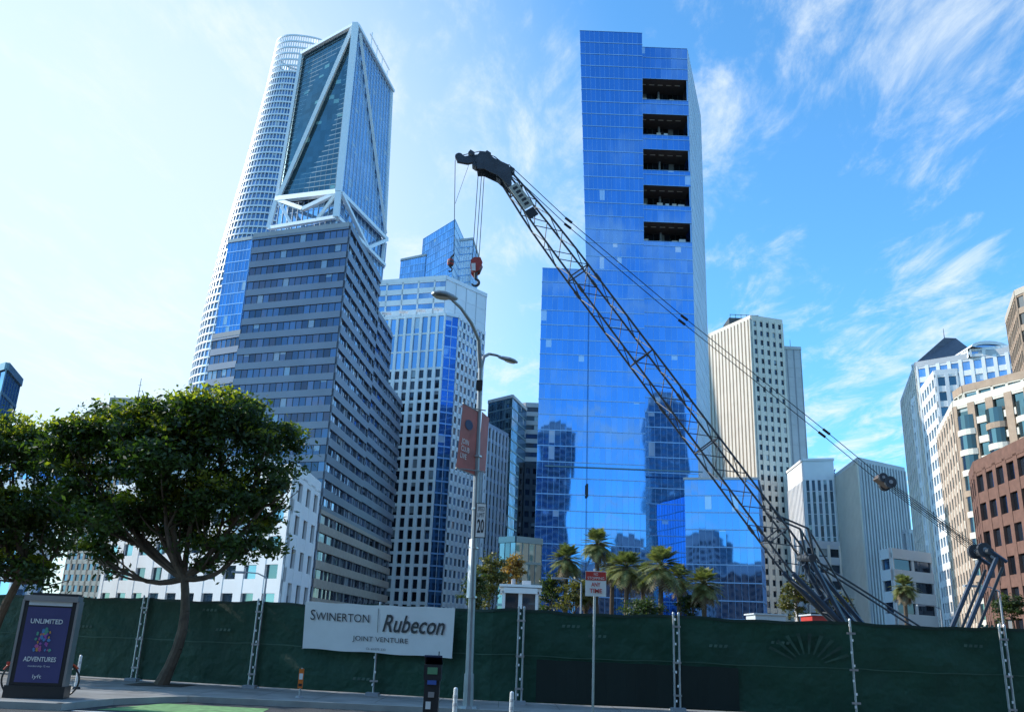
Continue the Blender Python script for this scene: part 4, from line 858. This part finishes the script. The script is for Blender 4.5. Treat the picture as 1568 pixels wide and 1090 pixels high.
def palm(px,py,Y,R=2.3,seed=0):
    r=random.Random(seed); q=MB(); c=S(px,py,Y); q.path([Vector((c.x+.1,Y,0)),Vector((c.x-.1,Y,c.z*.5)),Vector((c.x,Y,c.z-.6)),Vector((c.x,Y,c.z))],[.36,.27,.26,.4],bark,8)
    q.tube((c.x,Y,c.z-2.2),(c.x,Y,c.z-.2),.35,.75,skirt,9)
    for k in range(105):
        az=r.uniform(0,2*math.pi); el=r.uniform(-1.1,1.4); Lf=R*r.uniform(.75,1.05); d=Vector((math.cos(az)*math.cos(el),math.sin(az)*math.cos(el),math.sin(el))); side=Vector((-math.sin(az),math.cos(az),0))
        pts=[c+d*(Lf*t)-Vector((0,0,1))*(Lf*.30*t*t) for t in (0,.3,.55,.8,1)]
        q.path(pts[:4],[.03,.025,.02,.01],palmleaf,3)
        m=palmleaf if el>-.7 else skirt
        for i in range(9):
            t=.35+.65*i/9; p=c+d*(Lf*t)-Vector((0,0,1))*(Lf*.30*t*t); w=.62*R/2.3*math.sin(math.pi*(t*.8+.15)); fw=(d-Vector((0,0,.6*t))).normalized()
            for s in (-1,1): q.face([p,p+fw*.22,p+side*s*w+fw*.45-Vector((0,0,.14*w))],m)
    q.build('palm_tree',(c.x,Y,0))
for i,(px,py,Y,R) in enumerate(((868,856,112,2.6),(915,832,108,2.5),(938,866,116,2.3),(960,868,104,2.7),(1012,866,100,3.1),(1040,884,108,2.3),(1078,893,102,2.4),(1384,898,120,2.1),(898,905,114,2.0),(985,880,118,2.2))): palm(px,py,Y,R,i)
def pav():
    p=S(795,893,95); q=MB(); st=dict(g=g_teal,sm=white,sh=.5,sd=.1,pm=white,pw=.4,pd=.12,bw=1.5,fh=2.6)
    block(q,[(p.x-1.6,94),(p.x+1.9,94),(p.x+1.9,98),(p.x-1.6,98)],0,p.z-.8,st,None,white,.3); q.box((p.x+.15,96,p.z-.3),4.4,4.8,.25,white2)
    q.tube((p.x-.6,96,p.z-.2),(p.x-.6,96,p.z+.5),.25,.2,grey,8); q.box((p.x+.8,96,p.z+.1),.9,.9,.5,lgrey); q.build('site_pavilion')
pav()
def cabin(px,w,m,py=938):
    p=S(px,py,80); q=MB(); q.box((p.x,80,p.z/2),w,3,p.z,m); q.box((p.x,80,p.z+.06),w+.3,3.3,.12,lgrey)
    for k in range(3): q.box((p.x-w*.3+k*w*.3,78.48,p.z*.72),w*.16,.06,.8,g_black)
    q.build('site_cabin')
cabin(1172,2.6,lgrey,942); cabin(1246,1.3,redp,943)
def far_lamp(px,py,Y):
    q=MB(); t=S(px,py,Y); q.tube((t.x,Y,0),(t.x,Y,t.z),.1,.06,grey,8); q.path([t,t+Vector((-.6,0,.25)),t+Vector((-1.5,0,.3))],[.05,.04,.04],grey,6); q.box(t+Vector((-1.9,0,.27)),.8,.3,.14,grey); q.tube((t.x,Y,0),(t.x,Y,.5),.2,.15,grey,8); q.build('street_lamp')
far_lamp(1530,905,60); far_lamp(890,892,70); far_lamp(408,884,60); far_lamp(1440,932,90)
# ------------------------------------------------------------------ world and sun
SAZ=math.radians(-72); SEL=math.radians(29)
w=bpy.data.worlds.new("World"); sc.world=w; w.use_nodes=True; nt=w.node_tree; N=nt.nodes; L=nt.links
bg=N['Background']; bg.inputs['Strength'].default_value=.15
sky=N.new('ShaderNodeTexSky'); sky.sky_type='NISHITA'; sky.sun_disc=False; sky.sun_elevation=SEL; sky.sun_rotation=SAZ; sky.air_density=1.0; sky.dust_density=.5; sky.ozone_density=2.0
tc=N.new('ShaderNodeTexCoord'); sep=N.new('ShaderNodeSeparateXYZ'); L.new(tc.outputs['Generated'],sep.inputs[0])
zc=N.new('ShaderNodeMath'); zc.operation='MAXIMUM'; zc.inputs[1].default_value=.06; L.new(sep.outputs['Z'],zc.inputs[0])
dx=N.new('ShaderNodeMath');dx.operation='DIVIDE';L.new(sep.outputs['X'],dx.inputs[0]);L.new(zc.outputs[0],dx.inputs[1])
dy=N.new('ShaderNodeMath');dy.operation='DIVIDE';L.new(sep.outputs['Y'],dy.inputs[0]);L.new(zc.outputs[0],dy.inputs[1])
cb=N.new('ShaderNodeCombineXYZ');L.new(dx.outputs[0],cb.inputs[0]);L.new(dy.outputs[0],cb.inputs[1])
mp=N.new('ShaderNodeMapping'); mp.inputs['Rotation'].default_value=(0,0,math.radians(-40)); mp.inputs['Scale'].default_value=(2.6,1.1,1); mp.inputs['Location'].default_value=(2.4,.9,0); L.new(cb.outputs[0],mp.inputs[0])
n1=N.new('ShaderNodeTexNoise'); n1.inputs['Scale'].default_value=2.0; n1.inputs['Detail'].default_value=14; n1.inputs['Roughness'].default_value=.66; n1.inputs['Distortion'].default_value=.35; L.new(mp.outputs[0],n1.inputs['Vector'])
n2=N.new('ShaderNodeTexNoise'); n2.inputs['Scale'].default_value=.9; n2.inputs['Detail'].default_value=3; L.new(cb.outputs[0],n2.inputs['Vector'])
mul=N.new('ShaderNodeMath'); mul.operation='MULTIPLY_ADD'; L.new(n2.outputs['Fac'],mul.inputs[0]); mul.inputs[1].default_value=.7; L.new(n1.outputs['Fac'],mul.inputs[2])
mr=N.new('ShaderNodeMapRange'); mr.interpolation_type='SMOOTHSTEP'; mr.inputs['From Min'].default_value=.80; mr.inputs['From Max'].default_value=1.14; mr.inputs['To Max'].default_value=.85; L.new(mul.outputs[0],mr.inputs['Value'])
gd=Vector((math.sin(math.radians(-33)),math.cos(math.radians(-33)),.30)).normalized()
dt=N.new('ShaderNodeVectorMath'); dt.operation='DOT_PRODUCT'; L.new(tc.outputs['Generated'],dt.inputs[0]); dt.inputs[1].default_value=gd
gr=N.new('ShaderNodeMapRange'); gr.interpolation_type='SMOOTHSTEP'; gr.inputs['From Min'].default_value=.74; gr.inputs['From Max'].default_value=1.0; gr.inputs['To Max'].default_value=.8; L.new(dt.outputs['Value'],gr.inputs['Value'])
ia=N.new('ShaderNodeMath'); ia.operation='SUBTRACT'; ia.inputs[0].default_value=1; L.new(mr.outputs[0],ia.inputs[1])
ib=N.new('ShaderNodeMath'); ib.operation='SUBTRACT'; ib.inputs[0].default_value=1; L.new(gr.outputs[0],ib.inputs[1])
ic=N.new('ShaderNodeMath'); ic.operation='MULTIPLY'; L.new(ia.outputs[0],ic.inputs[0]); L.new(ib.outputs[0],ic.inputs[1])
idd=N.new('ShaderNodeMath'); idd.operation='SUBTRACT'; idd.inputs[0].default_value=1; L.new(ic.outputs[0],idd.inputs[1])
gm=N.new('ShaderNodeVectorMath'); gm.operation='MULTIPLY'; gm.inputs[1].default_value=(.95,1.85,2.3); L.new(sky.outputs[0],gm.inputs[0])
mx=N.new('ShaderNodeMix'); mx.data_type='RGBA'; L.new(idd.outputs[0],mx.inputs['Factor']); L.new(gm.outputs[0],mx.inputs['A']); mx.inputs['B'].default_value=(6.2,6.9,7.3,1)
L.new(mx.outputs['Result'],bg.inputs['Color'])
sl=bpy.data.lights.new('sun','SUN'); sl.energy=5.0; sl.angle=math.radians(.5); sl.color=(1,.93,.82); so=bpy.data.objects.new('sun',sl); sc.collection.objects.link(so)
sd=Vector((math.sin(SAZ)*math.cos(SEL),math.cos(SAZ)*math.cos(SEL),math.sin(SEL)))
so.rotation_euler=sd.to_track_quat('Z','Y').to_euler(); so.location=(-60,20,60)
